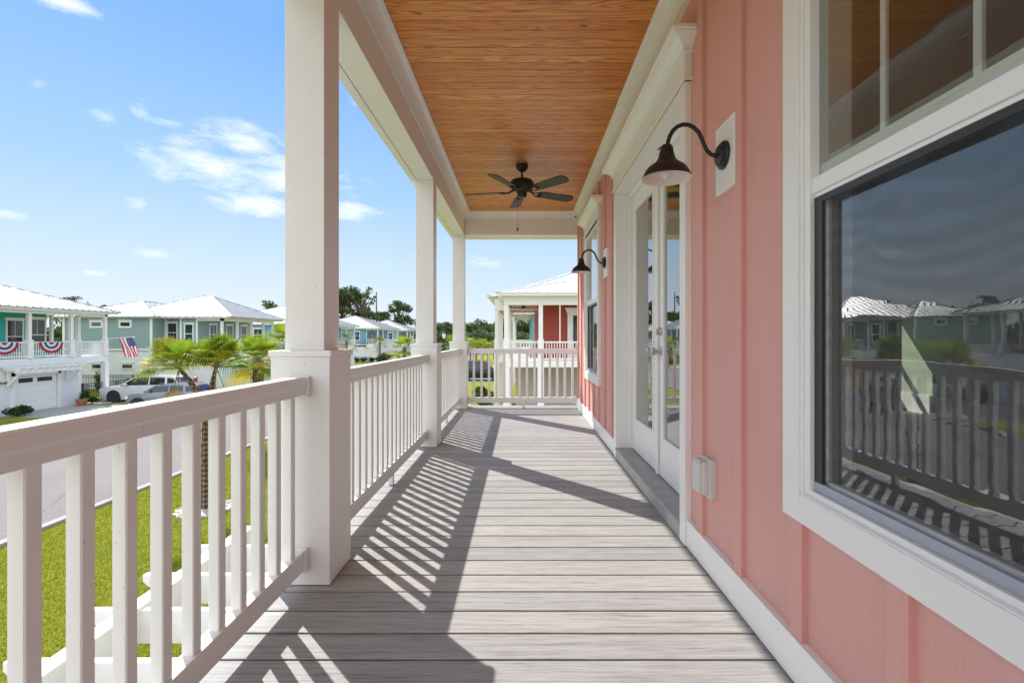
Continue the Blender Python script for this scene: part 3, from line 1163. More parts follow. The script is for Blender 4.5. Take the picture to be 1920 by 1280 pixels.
def street_house(label, xf, y0, y1, depth, mat, ze=2.75, pitch=.36, fz=-.05, posts_n=5, door_at=None):
    """house across the street: porch along its +X front between y0 and y1"""
    h = thing('street_house', (xf - depth / 2, (y0 + y1) / 2, GZ), label, 'house', 'houses across the street')
    xb = xf - 1.9
    m = MB(); m.box(xf - depth, xb, y0, y1, fz, ze - .02)
    m.build('upper_wall', mat, h)
    m = MB(); m.box(xf - depth, xf - .05, y0 + .02, y1 - .02, GZ - .1, fz - .4)
    m.build('lower_wall', M['lap'], h)
    m = MB()
    m.box(xf - 1.95, xf + .03, y0 - .02, y1 + .02, fz - .42, fz)
    m.box(xf - depth - .02, xf - 1.95, y0 - .03, y1 + .03, fz - .12, fz + .02)
    m.box(xf - .13, xf + .07, y0, y1, 2.42, ze - .03)
    m.box(xf - 1.9, xf + .07, y0 - .02, y0 + .17, 2.42, ze - .03)
    m.box(xf - 1.9, xf + .07, y1 - .17, y1 + .02, 2.42, ze - .03)
    for yy in (y0, y1 - .12):
        m.box(xb - .02, xb + .03, yy - .02, yy + .14, fz, ze - .05)
    m.build('trim', M['white'], h)
    m = MB(); m.box(xf - 1.9, xf - .13, y0 + .17, y1 - .17, ze - .08, ze - .045)
    m.build('porch_ceiling', M['porchwood'], h)
    ps = [y0 + .1 + (y1 - y0 - .2) * i / (posts_n - 1) for i in range(posts_n)]
    for p in ps:
        post_part(h, xf, p, fz, 2.45)
    for a, b in zip(ps[:-1], ps[1:]):
        lite_rail(h, xf, xf, a + .13, b - .13, ztop=fz + .91, z0=fz + .04)
    lite_rail(h, xb + .05, xf - .1, y0 + .1, y0 + .1, ztop=fz + .91, z0=fz + .04)
    m = MB(); hip_roof(m, xf - depth - .5, xf + .6, y0 - .5, y1 + .5, ze, pitch, rib=.6)
    m.build('roof', M['metal_roof'], h)
    m = MB()
    m.box(xf - depth - .45, xf + .55, y0 - .45, y1 + .45, ze - .16, ze - .052)
    m.build('fascia', M['white_trim'], h)
    return h, xb


# House one: turquoise, with garage, trellis and bunting
h1 = thing('street_house', (-33, 25.5, GZ), 'turquoise house with bunting on its porch railing and a white garage door', 'house', 'houses across the street')
X1 = -27.0
m = MB(); m.box(-38, -28.9, 18, 29.2, -.05, 2.7); m.box(-38, -32.0, 29.2, 31.0, -.05, 2.7)
m.build('upper_wall', M['teal'], h1)
m = MB()
m.box(-38, X1 - .05, 18, 25.62, GZ - .1, -.42); m.box(-38, X1 - .05, 27.98, 29.4, GZ - .1, -.42)
m.box(-38, X1 - .05, 25.62, 27.98, -.98, -.42); m.box(-38, X1 - .3, 25.62, 27.98, GZ - .1, -.98)
m.build('lower_wall', M['lap'], h1)
m = MB()
m.box(-38, X1 + .04, 17.9, 31.25, -.44, -.05)
m.box(X1 - .13, X1 + .08, 17.9, 31.2, 2.42, 2.70)
m.box(-28.9, X1 + .08, 31.05, 31.22, 2.42, 2.70)
m.box(X1 - .06, X1 - .01, 29.25, 29.44, GZ, -.44)
m.box(X1 - .06, X1 - .0, 25.45, 25.62, GZ, -.8); m.box(X1 - .06, X1 - .0, 27.98, 28.15, GZ, -.8); m.box(X1 - .06, X1 - .0, 25.45, 28.15, -.98, -.8)
m.box(-38, X1 + .5, 17.6, 31.6, 2.59, 2.70)
m.build('trim', M['white'], h1)
m = MB(); m.box(-28.9, X1 - .13, 18, 31.05, 2.55, 2.58)
m.build('porch_ceiling', M['porchwood'], h1)
P1 = (21.45, 23.85, 26.3, 28.75, 31.1)
for p in P1:
    post_part(h1, X1, p, -.05, 2.45)
post_part(h1, -28.75, 31.1, -.05, 2.45, w_=.2)
post_part(h1, -28.75, 29.35, -.05, 2.45, base=False, w_=.14)
for (x, y) in ((X1, 31.1), (-28.75, 31.1)):
    m = MB(); m.box(x - .15, x + .15, y - .15, y + .15, GZ, -.44)
    m.build('ground_post', M['white'], h1)
for a, b in zip(P1[:-1], P1[1:]):
    lite_rail(h1, X1, X1, a + .13, b - .13, ztop=.86, z0=-.0)
lite_rail(h1, -28.7, X1 - .13, 31.1, 31.1, ztop=.86, z0=-.0)
window_part(h1, 'x', 26.95, 27.75, .25, 2.05, -28.9)
window_part(h1, 'x', 28.15, 29.05, .35, 2.15, -28.9)
window_part(h1, 'x', 24.2, 25.1, .1, 2.15, -28.9)
m = MB()
m.box(X1 - .16, X1 - .11, 25.63, 27.97, GZ + .01, -.99)
for z in (-2.48, -1.98, -1.48):
    m.box(X1 - .115, X1 - .095, 25.63, 27.97, z - .46, z - .01)
m.box(X1 - .115, X1 - .095, 25.63, 27.97, -1.47, -1.0)
gd = m.build('garage_door', M['white_trim'], h1, bevel=.01)
m = MB(); m.box(X1 - .1, X1 - .085, 25.85, 26.6, -1.36, -1.12); m.box(X1 - .1, X1 - .085, 26.85, 27.7, -1.36, -1.12)
m.build('garage_window', M['winglass'], gd)
m = MB()
m.bar((-26.25, 24.9, -.72), (-26.25, 28.7, -.72), .09, .14)
t1 = m.build('trellis', M['white'], h1)
for k in range(9):
    m = MB(); yy = 25.0 + .45 * k
    m.prism([(-26.98, -.50), (-26.98, -.66), (-26.15, -.66), (-26.02, -.56), (-26.0, -.50)], 1, yy - .03, yy + .03)
    m.build('rafter', M['white'], t1)
for yy in (25.2, 28.5):
    m = MB(); m.bar((-26.27, yy, -.78), (-26.95, yy, -1.45), .11, .13); m.bar((-26.95, yy, -1.5), (-26.95, yy, -.6), .1, .12)
    m.build('brace', M['white'], t1)
for k in range(4):
    m = MB(); xx = -26.9 + .22 * k
    m.bar((xx, 24.8, -.475), (xx, 28.8, -.475), .04, .05)
    m.build('purlin', M['white'], t1)
m = MB(); hip_roof(m, -38.6, -26.4, 17.4, 31.7, 2.75, .36, rib=.42)
m.build('roof', M['metal_roof'], h1)
for (yy, xx, zz) in ((24.95, -26.99, -1.28), (26.25, -28.88, 1.75)):
    m = MB()
    pts = [(xx + .03, yy - .26 + .04 * i, zz + .05 * math.sin(i * 1.9) + .02 * math.sin(i * .7)) for i in range(14)]
    m.tube(pts, .018, 6)
    m.box(xx, xx + .03, yy - .22, yy + .22, zz - .015, zz + .015)
    tag(m.build('wall_ornament', M['iron'], base=(xx, yy, zz)),
        'small dark scrolled metal ornament on the white wall left of the garage door' if zz < 0 else 'small dark scrolled metal ornament on the turquoise upper wall at the left edge', 'ornament', 'scrolled wall ornaments')


def bunting(yc, lab):
    m = MB()
    Rr = .70
    rings = [0, .15, .30, .43, .56, .70]
    cols = [0, 1, 2, 1, 0]
    n = 36
    for i in range(5):
        for j in range(n):
            a0, a1 = math.pi + math.pi * j / n, math.pi + math.pi * (j + 1) / n
            P = []
            for (r_, a, jj) in ((rings[i], a0, j), (rings[i + 1], a0, j), (rings[i + 1], a1, j + 1), (rings[i], a1, j + 1)):
                rr = r_ * (1.0 + (.02 if jj % 2 else -.02) * (r_ > .6))
                P.append((X1 + .07 + .025 * (jj % 2) * r_, yc + rr * math.cos(a), .83 + rr * math.sin(a) * .88))
            m.quad(*P, mi=cols[i])
    o = m.build('bunting', [M['red'], M['clothw'], M['blue']], base=(X1 + .07, yc, .83))
    md = o.modifiers.new('thickness', 'SOLIDIFY'); md.thickness = .006
    return tag(o, lab, 'bunting', 'patriotic bunting on the turquoise house')


bunting(27.5, 'red white and blue fan bunting hung on the railing bay right of the doorway')
bunting(25.0, 'red white and blue fan bunting cut off by the left edge of the picture')
bunting(22.7, 'red white and blue fan bunting on the bay outside the picture')

# flag
fl = thing('flag', (-26.9, 31.15, 1.05), 'American flag hanging from a pole on the corner of the turquoise house', 'flag')
m = MB(); m.tube([(-26.9, 31.15, 1.02), (-25.05, 31.0, 1.12)], .018, 8); m.lathe([(0, 1.09), (.035, 1.105), (.035, 1.125), (0, 1.14)], (-25.03, 31.0, 0), 10)
m.build('flagpole', M['white_trim'], fl)
m = MB()
NS, NL = 13, 18
HO, FLY = .88, 1.32


def fpt(s, t_):
    # s across the stripes along the pole (0 = pole tip), t_ = away from the pole
    x = -25.12 - HO * s + .52 * t_ * FLY * .72
    z = 1.10 - .05 * s - t_ * FLY * .93
    y = 31.0 + .07 * math.sin(s * 7 + t_ * 5) * (0.2 + t_) + .04 * math.sin(s * 17)
    return (x, y, z)


for i in range(NS * 2):
    for j in range(NL):
        s0, s1 = i / (NS * 2), (i + 1) / (NS * 2)
        t0, t1_ = j / NL, (j + 1) / NL
        st = i // 2
        mi = 0 if st % 2 == 0 else 1
        if st < 7 and t0 < .4:
            mi = 2
        m.quad(fpt(s0, t0), fpt(s1, t0), fpt(s1, t1_), fpt(s0, t1_), mi=mi)
for a in range(5):
    for b in range(6):
        s, t_ = (a + .5) * 7 / 13 / 5, (b + .5) * .4 / 6
        c = fpt(s, t_)
        m.quad(*[(c[0] + .022 * math.cos(R(90 * q + 45)), c[1] - .012, c[2] + .022 * math.sin(R(90 * q + 45))) for q in range(4)], mi=1)
m.build('flag_cloth', [M['red'], M['clothw'], M['blue']], fl)

# House two: grey green with two hip roofs
h2 = thing('street_house', (-29, 43, GZ), 'grey green house with small slot windows behind the parked cars', 'house', 'houses across the street')
m = MB()
m.box(-36.5, -29.4, 38.2, 47, .15, 2.78); m.box(-29.4, -26.3, 39.6, 47, .15, 2.78); m.box(-27.7, -26.3, 39.05, 39.6, .15, 2.78)
m.build('upper_wall', M['greyteal'], h2)
m = MB()
m.box(-36.5, -29.4, 38.25, 47, GZ - .1, .10); m.box(-29.4, -24.4, 39.1, 47, GZ - .1, -.4)
m.box(-29.4, -26.3, 39.1, 47, -.4, .10)
m.build('lower_wall', M['lap'], h2)
m = MB()
m.box(-36.5, -29.38, 38.14, 38.2, .08, .20)
for x in (-36.5, -29.55):
    m.box(x, x + .17, 38.15, 38.22, GZ, 2.7)
for x in (-29.38, -27.75, -26.45):
    m.box(x, x + .12, 38.97 if x > -28 else 39.5, 39.62, .1, 2.7)
m.box(-26.3, -24.3, 38.95, 47.2, -.42, 0)
m.box(-24.5, -24.3, 39, 47.1, 2.45, 2.72); m.box(-26.3, -24.3, 39.0, 39.2, 2.45, 2.72)
m.box(-36.8, -29.0, 37.75, 47.4, 2.66, 2.76); m.box(-29.0, -23.7, 38.55, 47.6, 2.655, 2.755)
m.build('trim', M['white'], h2)
for y in (39.1, 41.2, 43.3, 45.3, 47.0):
    post_part(h2, -24.4, y, 0, 2.5)
for a, b in ((39.1, 41.2), (41.2, 43.3), (43.3, 45.3), (45.3, 47.0)):
    lite_rail(h2, -24.4, -24.4, a + .13, b - .13, .91, .04)
lite_rail(h2, -26.2, -24.55, 39.1, 39.1, .91, .04)
window_part(h2, 'y', -31.9, -31.15, 2.0, 2.3, 38.2, .14, False)
window_part(h2, 'y', -34.2, -33.45, 2.0, 2.3, 38.2, .14, False)
window_part(h2, 'y', -31.8, -31.0, -1.35, -1.05, 38.25, .10, False)
window_part(h2, 'y', -34.2, -33.5, -1.35, -1.05, 38.25, .10, False)
window_part(h2, 'y', -29.15, -28.45, .75, 2.25, 39.6)
window_part(h2, 'y', -27.35, -26.75, .65, 2.15, 39.05)
for yy in (40.5, 42.8, 45.0):
    window_part(h2, 'x', yy, yy + .8, .5, 2.15, -26.3)
m = MB()
hip_roof(m, -33.2, -23.2, 38.4, 47.8, 2.80, .43, rib=.55)
hip_roof(m, -37.2, -28.9, 37.6, 47.5, 2.78, .355, rib=.55)
m.build('roof', M['metal_roof'], h2)

specs = [('blue house third along the street, half hidden behind the near porch post', -24.0, 56.0, 69.0, 13, 'bluesid'),
         ('blue house with white hip roof seen just right of the near post', -24.6, 82.0, 95.0, 12, 'bluesid'),
         ('sea green house beyond the blue ones, left of the middle post', -24.6, 103.0, 115.0, 12, 'tealpale'),
         ('last small pale house of the row, glimpsed beside the middle post', -24.2, 124.0, 135.0, 12, 'bluesid')]
for (lab, xf, a, b, d, mt) in specs:
    h, xb = street_house(lab, xf, a, b, d, M[mt])
    n = 4
    for i in range(n):
        yy = a + .9 + (b - a - 2) * i / n
        window_part(h, 'x', yy, yy + .85, .35, 2.1, xb)
    for i in range(3):
        xx = xf - 4 - 3.2 * i
        window_part(h, 'y', xx, xx + .9, .7, 2.1, a)

# ---- neighbour beyond the end railing
nb = thing('neighbour_house', (4, 30, GZ), 'white house with brick red porch walls directly beyond the end railing', 'house')
NY = 22.5
m = MB()
m.box(.95, 1.1, 25.0, 36, 0, 3.0); m.box(.95, 9, 24.3, 24.5, 0, 3.0); m.box(8.9, 9, 22.5, 24.3, 0, 3)
m.build('upper_wall', M['redsid'], nb)
m = MB()
m.box(-.3, 9, 24.2, 36, GZ - .1, -.3)
m.build('lower_wall', M['beige'], nb)
m = MB()
m.box(-.85, 9, NY - .05, 24.4, -.30, .02); m.box(-.85, 1.0, 24.4, 36, -.30, .02)
m.box(-.83, 9, NY - .02, NY + .2, 2.62, 3.02); m.box(-.83, -.62, NY + .2, 36, 2.62, 3.02)
m.box(-1.5, -1.3, 27.1, 36, 2.62, 3.3); m.box(-1.503, -.84, 26.9, 27.1, 2.617, 3.303)
m.box(-1.55, -.84, 26.9, 36, -.30, .02)
m.box(2.32, 2.45, 24.2, 24.3, 0, 2.35); m.box(3.2, 3.33, 24.2, 24.3, 0, 2.35); m.box(2.26, 3.4, 24.18, 24.3, 2.35, 2.5); m.box(2.2, 3.46, 24.12, 24.3, 2.5, 2.6)
m.box(-1.15, 9.4, NY - .55, NY + 2, 3.02, 3.14)
for yy in (25.4, 28.4, 31.4, 34.4):
    m.box(-.8, .95, yy, yy + .15, 2.55, 2.62)
m.build('trim', M['white'], nb)
m = MB(); m.box(-.62, 8.9, NY + .2, 24.3, 2.98, 3.01); m.box(-.62, .95, 24.3, 36, 2.98, 3.01)
m.build('porch_ceiling', M['porchwood'], nb)
for (x, y) in ((-.72, NY + .1), (.9, NY + .1), (-.72, 25.1), (-.72, 27.6), (-1.4, 27.0), (-1.4, 30.2), (-1.4, 33.4), (-.72, 30.1), (6, NY + .1)):
    m = MB()
    m.box(x - .1, x + .1, y - .1, y + .1, 0, 2.63)
    m.box(x - .14, x + .14, y - .14, y + .14, 0, 1.0)
    m.box(x - .15, x + .15, y - .15, y + .15, GZ, -.3)
    m.build('post', M['white'], nb)
m = MB(); m.box(1.78, 1.83, NY + .08, NY + .13, 0, 2.62); m.box(3.5, 3.55, NY + .08, NY + .13, 0, 2.62)
m.build('screen_mullion', M['white'], nb)
lite_rail(nb, -.58, .76, NY + .1, NY + .1, .91, .04)
lite_rail(nb, 1.04, 5.86, NY + .1, NY + .1, .91, .04)
lite_rail(nb, -.72, -.72, NY + .24, 24.96, .91, .04)
lite_rail(nb, -1.4, -1.4, 27.2, 30.0, .91, .04)
lite_rail(nb, -1.4, -1.4, 30.4, 33.2, .91, .04)
lite_rail(nb, -.65, .9, 35.9, 35.9, .91, .04)
m = MB(); m.box(2.45, 3.2, 24.22, 24.29, .02, 2.35)
nd = m.build('door', M['white_trim'], nb)
m = MB(); m.box(2.6, 3.05, 24.2, 24.215, .5, 2.2)
m.build('door_pane', M['winglass'], nd)
m = MB()
hip_roof(m, -1.2, 9.6, NY - .6, 36.5, 3.15, .258, rib=.42)
hip_roof(m, .15, 8.6, 24.4, 35.5, 3.62, .42, rib=.42)
hip_roof(m, -1.95, 3.0, 26.5, 36.6, 3.42, .258, rib=.42)
m.build('roof', M['white_roof'], nb)
# its porch fans
for k, yy in enumerate((23.9, 26.6)):
    f2 = thing('porch_fan', (.1, yy, 2.98), 'dark ceiling fan in the porch of the white neighbouring house, ' + ('the nearer of two' if k == 0 else 'the farther of two'), 'fan', 'fans in the neighbouring porch')
    m = MB(); m.lathe([(.05, 2.98), (.02, 2.9), (.02, 2.82), (.12, 2.8), (.12, 2.7), (.04, 2.64)], (.1, yy, 0), 14)
    m.build('motor_housing', M['black'], f2, smooth=True)
    for q in range(5):
        a = R(10 + 72 * q)
        m = MB(); m.bar((.1 + .12 * math.cos(a), yy + .12 * math.sin(a), 2.73), (.1 + .6 * math.cos(a), yy + .6 * math.sin(a), 2.73), .13, .012)
        m.build('blade', M['blade'], f2)
# neighbour's wall lamp
# next houses on our side
for (a, b, lab, mt) in ((42, 54, 'pale house far down our side of the street, behind the white neighbour', 'tealpale'), ):
    h = thing('distant_house', (4, (a + b) / 2, GZ), lab, 'house')
    m = MB(); m.box(.9, 9, a, b, -3.1, 3); m.build('wall', M[mt], h)
    m = MB(); hip_roof(m, -1.3, 9.6, a - .5, b + .5, 3.1, .3, rib=.6); m.build('roof', M['metal_roof'], h)
    for y in (a + .2, a + 3, a + 6, a + 9, b - .2):
        m = MB(); m.box(-.8, -.6, y - .1, y + .1, GZ, 3.05); m.build('post', M['white'], h)
    m = MB(); m.box(-.85, .9, a, b, -.3, .02); m.box(-.85, -.6, a, b, 2.65, 3.04); m.build('trim', M['white'], h)
    lite_rail(h, -.7, -.7, a + .3, b - .3, .91, .04)
    lite_rail(h, -.6, .9, a + .1, a + .1, .91, .04)


# ------------------------------------------------------------------ iron fences
def iron_fence(label, pts, zt=GZ + 1.22):
    root = thing('iron_fence', (pts[0][0], pts[0][1], GZ), label, 'fence', 'black iron fences')
    for (a, b) in zip(pts[:-1], pts[1:]):
        L = math.hypot(b[0] - a[0], b[1] - a[1])
        n = max(1, round(L / 2.2))
        for i in range(n):
            p = [a[0] + (b[0] - a[0]) * i / n, a[1] + (b[1] - a[1]) * i / n]
            q = [a[0] + (b[0] - a[0]) * (i + 1) / n, a[1] + (b[1] - a[1]) * (i + 1) / n]
            m = MB(); m.box(p[0] - .045, p[0] + .045, p[1] - .045, p[1] + .045, GZ, zt + .06); m.build('fence_post', M['iron'], root)
            m = MB()
            for z in (zt, zt - .16, GZ + .12):
                m.bar((*p, z), (*q, z), .03, .035)
            k = max(2, int(math.hypot(q[0] - p[0], q[1] - p[1]) / .12))
            for j in range(1, k):
                x, y = p[0] + (q[0] - p[0]) * j / k, p[1] + (q[1] - p[1]) * j / k
                m.box(x - .01, x + .01, y - .01, y + .01, GZ + .05, zt + .03)
            m.build('fence_panel', M['iron'], root)


iron_fence('black iron fence beside the open corner of the turquoise house', [(-27.0, 29.5), (-27.0, 31.0), (-27.2, 33.2), (-27.2, 36.4)])
iron_fence('long black iron fence in front of the grey green house', [(-34.5, 36.6), (-27.2, 36.6), (-25.6, 36.6)])
iron_fence('short black iron fence seen beyond the near post', [(-25.2, 72.0), (-22.5, 72.0)])


# ------------------------------------------------------------------ cars
def car(name, label, x, y, heading, paint, L=4.8, Wd=1.9, H=1.75, suv=True, cat='car', group='parked cars'):
    """built nose toward local -X, then turned by heading about z"""
    root = thing(name, (0, 0, GZ), label, cat, group)
    z = GZ
    hw = Wd / 2
    st = [(0.0, .45, .78, .78), (.08, .30, .88, .90), (.35, .24, .98, .97), (1.25, .24, 1.06, 1.0), (1.55, .24, 1.10, 1.0), (3.2, .24, 1.12, 1.0), (4.5, .28, 1.14, .98), (4.72, .34, 1.10, .95), (4.8, .5, .98, .88)]
    st = [(a * L / 4.8, b, c, d) for a, b, c, d in st]
    m = MB()
    ring = []
    for (sx, zb, zt, wf_) in st:
        w0 = hw * wf_
        ring.append([(sx - L / 2, -w0 * .93, z + zb), (sx - L / 2, -w0, z + zb + .18), (sx - L / 2, -w0, z + zt - .22), (sx - L / 2, -w0 * .95, z + zt - .03), (sx - L / 2, -w0 * .8, z + zt),
                     (sx - L / 2, w0 * .8, z + zt), (sx - L / 2, w0 * .95, z + zt - .03), (sx - L / 2, w0, z + zt - .22), (sx - L / 2, w0, z + zb + .18), (sx - L / 2, w0 * .93, z + zb)])

    def loft(m, ring):
        k = len(m.v)
        n = len(ring[0])
        for r_ in ring: m.v += r_
        for i in range(len(ring) - 1):
            for j in range(n):
                j2 = (j + 1) % n
                m.f.append((k + i * n + j, k + i * n + j2, k + (i + 1) * n + j2, k + (i + 1) * n + j)); m.mi.append(0)
        m.f.append(tuple(range(k, k + n))[::-1]); m.f.append(tuple(range(k + (len(ring) - 1) * n, k + len(ring) * n))); m.mi += [0, 0]
    loft(m, ring)
    body = m.build('body', paint, root, smooth=True, bevel=.02)
    # greenhouse
    gs = [(1.30, 1.08, .90), (2.05, H - .07, .80), (2.7, H - .02, .79), (3.9, H - .05, .77), (4.35, H - .12, .76), (4.72, 1.10, .86)]
    gs = [(a * L / 4.8, b, c) for a, b, c in gs]
    m = MB(); ring = []
    for (sx, zt, wf_) in gs:
        wt = hw * wf_
        ring.append([(sx - L / 2, -hw * .92, z + 1.05), (sx - L / 2, -wt, z + zt), (sx - L / 2, wt, z + zt), (sx - L / 2, hw * .92, z + 1.05)])
    loft(m, ring)
    m.build('windows', M['carglass'], root)
    m = MB(); ring = []
    for (sx, zt, wf_) in gs[1:-1]:
        wt = hw * wf_ + .012
        ring.append([(sx - L / 2, -wt - .01, z + zt - .05), (sx - L / 2, -wt * .96, z + zt + .015), (sx - L / 2, wt * .96, z + zt + .015), (sx - L / 2, wt + .01, z + zt - .05)])
    loft(m, ring)
    for sg in (-1, 1):
        for i, (a, b) in enumerate(((0, 1), (4, 5))):
            A, B = gs[a], gs[b]
            m.bar((A[0] - L / 2, sg * hw * .925 if i == 0 else sg * hw * A[2] * 1.01, z + (1.08 if i == 0 else A[1])), (B[0] - L / 2, sg * (hw * B[2] + .005 if i == 0 else hw * .93), z + (B[1] if i == 0 else 1.1)), .07, .07)
        xm = 2.95 * L / 4.8 - L / 2
        m.bar((xm, sg * hw * .935, z + 1.08), (xm, sg * (hw * .79 + .01), z + H - .04), .07, .05)
        xm = 3.95 * L / 4.8 - L / 2
        m.bar((xm, sg * hw * .935, z + 1.08), (xm - .05, sg * (hw * .78 + .01), z + H - .05), .12, .05)
        if suv:
            m.tube([(2.1 * L / 4.8 - L / 2, sg * hw * .68, z + H - .02), (2.3 * L / 4.8 - L / 2, sg * hw * .68, z + H + .045), (4.1 * L / 4.8 - L / 2, sg * hw * .68, z + H + .03), (4.25 * L / 4.8 - L / 2, sg * hw * .68, z + H - .06)], .018, 6)
    m.build('roof_panel', paint, root)
    for sx in (.95, 3.85):
        for sg in (-1, 1):
            cx = sx * L / 4.8 - L / 2
            m = MB(); m.lathe([(.30, -.11), (.355, -.10), (.365, 0), (.355, .10), (.30, .11)], (cx, sg * (hw - .093), z + .365), 24, axis=1)
            ty = m.build('wheel', M['tyre'], root)
            m = MB(); m.lathe([(0, sg * .10), (.07, sg * .10), (.08, sg * .085), (.2, sg * .095), (.235, sg * .116), (.25, sg * .116), (.25, sg * .09)], (cx, sg * (hw - .093), z + .365), 10, axis=1)
            m.build('rim', M['rim'], ty)
            m = MB(); m.lathe([(.42, sg * -.05), (.42, sg * .005), (.0, sg * .006)], (cx, sg * hw, z + .38), 24, axis=1)
            m.build('wheel_arch', M['tyre'], root)
    for sg in (-1, 1):
        m = MB(); m.box(.03 * L - L / 2 - .08, .09 * L - L / 2, sg * hw * .6, sg * hw * .93, z + .70, z + .84); m.build('headlight', M['lightclear'], root, bevel=.02)
        m = MB(); m.box(L / 2 - .14, L / 2 + .012, sg * hw * .74, sg * hw * .95, z + .82, z + (1.45 if suv else 1.0)); m.build('tail_light', M['lightred'], root, bevel=.02)
        m = MB(); m.box(1.6 * L / 4.8 - L / 2, 1.75 * L / 4.8 - L / 2, sg * hw * .97, sg * (hw + .17), z + 1.06, z + 1.2); m.build('mirror', paint, root, bevel=.03)
        m = MB()
        for a_ in (2.4, 3.4):
            m.box(a_ * L / 4.8 - L / 2, a_ * L / 4.8 - L / 2 + .2, sg * hw, sg * (hw + .02), z + .90, z + .93)
        m.build('door_handle', paint, root)
    m = MB(); m.box(-L / 2 - .01, -L / 2 + .1, -hw * .5, hw * .5, z + .5, z + .68); m.build('grille', M['tyre'], root)
    m = MB(); m.box(L / 2 - .05, L / 2 + .015, -.26, .26, z + .62, z + .75); m.build('number_plate', M['clothw'], root)
    root.location = (x, y, GZ)
    root.rotation_euler = (0, 0, heading)
    return root


car('parked_suv', 'white sport utility car with dark windows in the driveway before the iron fence', -24.2, 31.2, R(4), M['carwhite'], 4.95, 1.95, 1.64)
car('parked_car', 'silver estate car parked in front of the white one, closest to the road', -19.95, 27.3, R(2), M['carsilver'], 3.95, 1.75, 1.5)
car('parked_suv', 'dark blue sport utility car beyond the grass, seen through the end railing', -3.9, 46.4, R(180), M['cardark'], 4.9, 1.95, 1.85)
car('parked_car', 'white car standing behind the dark blue one, seen through the end railing', -4.6, 51.0, R(170), M['carwhite'], 4.6, 1.85, 1.6)

# ------------------------------------------------------------------ foliage
def np_mesh(name, V, F, mat, parent=None, base=None):
    off = base if base is not None else world_of(parent)
    me = bpy.data.meshes.new(name)
    V = V - np.array(off)
    me.vertices.add(len(V)); me.vertices.foreach_set('co', V.astype(np.float32).ravel())
    n = F.shape[1]
    me.loops.add(F.size); me.loops.foreach_set('vertex_index', F.astype(np.int32).ravel())
    me.polygons.add(len(F)); me.polygons.foreach_set('loop_start', np.arange(0, F.size, n, dtype=np.int32))
    me.polygons.foreach_set('loop_total', np.full(len(F), n, dtype=np.int32))
    me.materials.append(mat)
    me.update(calc_edges=True)
    o = bpy.data.objects.new(name, me)
    COL.objects.link(o)
    if parent is not None: o.parent = parent
    else: o.location = base
    return o


def leaf_cloud(blobs, n, size):
    """leaf quads scattered through blobs [(cx,cy,cz,rx,ry,rz)], denser toward the shells"""
    vol = np.array([b[3] * b[4] * b[5] for b in blobs]) ** .75
    idx = nrg.choice(len(blobs), n, p=vol / vol.sum())
    B = np.array(blobs)[idx]
    d = nrg.normal(size=(n, 3)); d /= np.linalg.norm(d, axis=1)[:, None]
    r = (nrg.random(n) ** .45)[:, None]
    C = B[:, :3] + d * B[:, 3:] * r
    a = nrg.normal(size=(n, 3)); a /= np.linalg.norm(a, axis=1)[:, None]
    b = np.cross(a, nrg.normal(size=(n, 3))); b /= np.linalg.norm(b, axis=1)[:, None]
    s = (size * (.6 + .8 * nrg.random(n)))[:, None]
    V = np.stack([C - a * s, C - b * s * .55, C + a * s, C + b * s * .55], axis=1).reshape(-1, 3)
    F = np.arange(4 * n).reshape(-1, 4)
    return V, F


def tree(name, label, x, y, h, rad, n=5000, size=.28, mat='leaf', trunk_h=.25, group='trees beyond the houses', nb_=44, cat='tree', sparse=1.0):
    root = thing(name, (x, y, GZ), label, cat, group)
    th_ = h * trunk_h
    m = MB()
    m.tube([(x, y, GZ - .1), (x + .1, y, GZ + th_ * .6), (x + rng.uniform(-.3, .3), y, GZ + h * .8)], [h * .028, h * .02, h * .006], 8)
    blobs = []
    for i in range(nb_):
        a = rng.uniform(0, 2 * math.pi)
        zz = rng.uniform(th_ + rad * .2, h - rad * .25)
        f = math.sin(math.pi * min(1, max(.12, (zz - th_ * .7) / (h - th_ * .7)))) ** .6
        rr = rad * .75 * f * math.sqrt(rng.random())
        c = (x + rr * math.cos(a), y + rr * math.sin(a), GZ + zz)
        br = rad * rng.uniform(.16, .34) * sparse
        blobs.append((*c, br, br, br * rng.uniform(.5, .8)))
        m.tube([(x, y, GZ + min(zz * .7, h * .7)), ((x + c[0]) / 2, (y + c[1]) / 2, GZ + zz * .85), c], [h * .01, h * .007, h * .003], 5)
    m.build('trunk', M['bark'], root)
    V, F = leaf_cloud(blobs, int(n * .75), size * .85)
    np_mesh('crown', V, F, M[mat], root)
    return root


tree('broadleaf_tree', 'tall dark tree rising right beside the near post above the roofs', -42, 112, 17.0, 6.5, 7500, .36)
tree('broadleaf_tree', 'thin branchy tree with gaps in its crown beside the tall dark one', -36.4, 110, 16.6, 4.6, 2600, .30, sparse=.75)
tree('broadleaf_tree', 'round dark tree right of the utility pole', -29.8, 116, 13.6, 4.2, 4500, .3)
tree('broadleaf_tree', 'dark tree just right of the utility pole, lower than its neighbour', -34.3, 118, 11.0, 4.2, 3500, .3)
tree('broadleaf_tree', 'low green tree under the round dark tree', -26.5, 128, 9.0, 4.5, 3000, .3)
tree('broadleaf_tree', 'bushy tree left of the near post behind the pale roof', -45.6, 88, 11.2, 3.6, 3200, .26)
tree('broadleaf_tree', 'wide tree whose top shows close against the left side of the near post', -43, 86, 9.6, 4.0, 3200, .26)
tree('broadleaf_tree', 'dark tree top above the left part of the turquoise house roof', -51.5, 55, 9.3, 2.4, 2600, .18)
tree('broadleaf_tree', 'small tree top above the right end of the turquoise house roof', -52.8, 60, 8.5, 1.8, 2200, .18)
tree('broadleaf_tree', 'tree seen through the open corner of the turquoise house', -38, 40.5, 5.2, 2.4, 5200, .14)
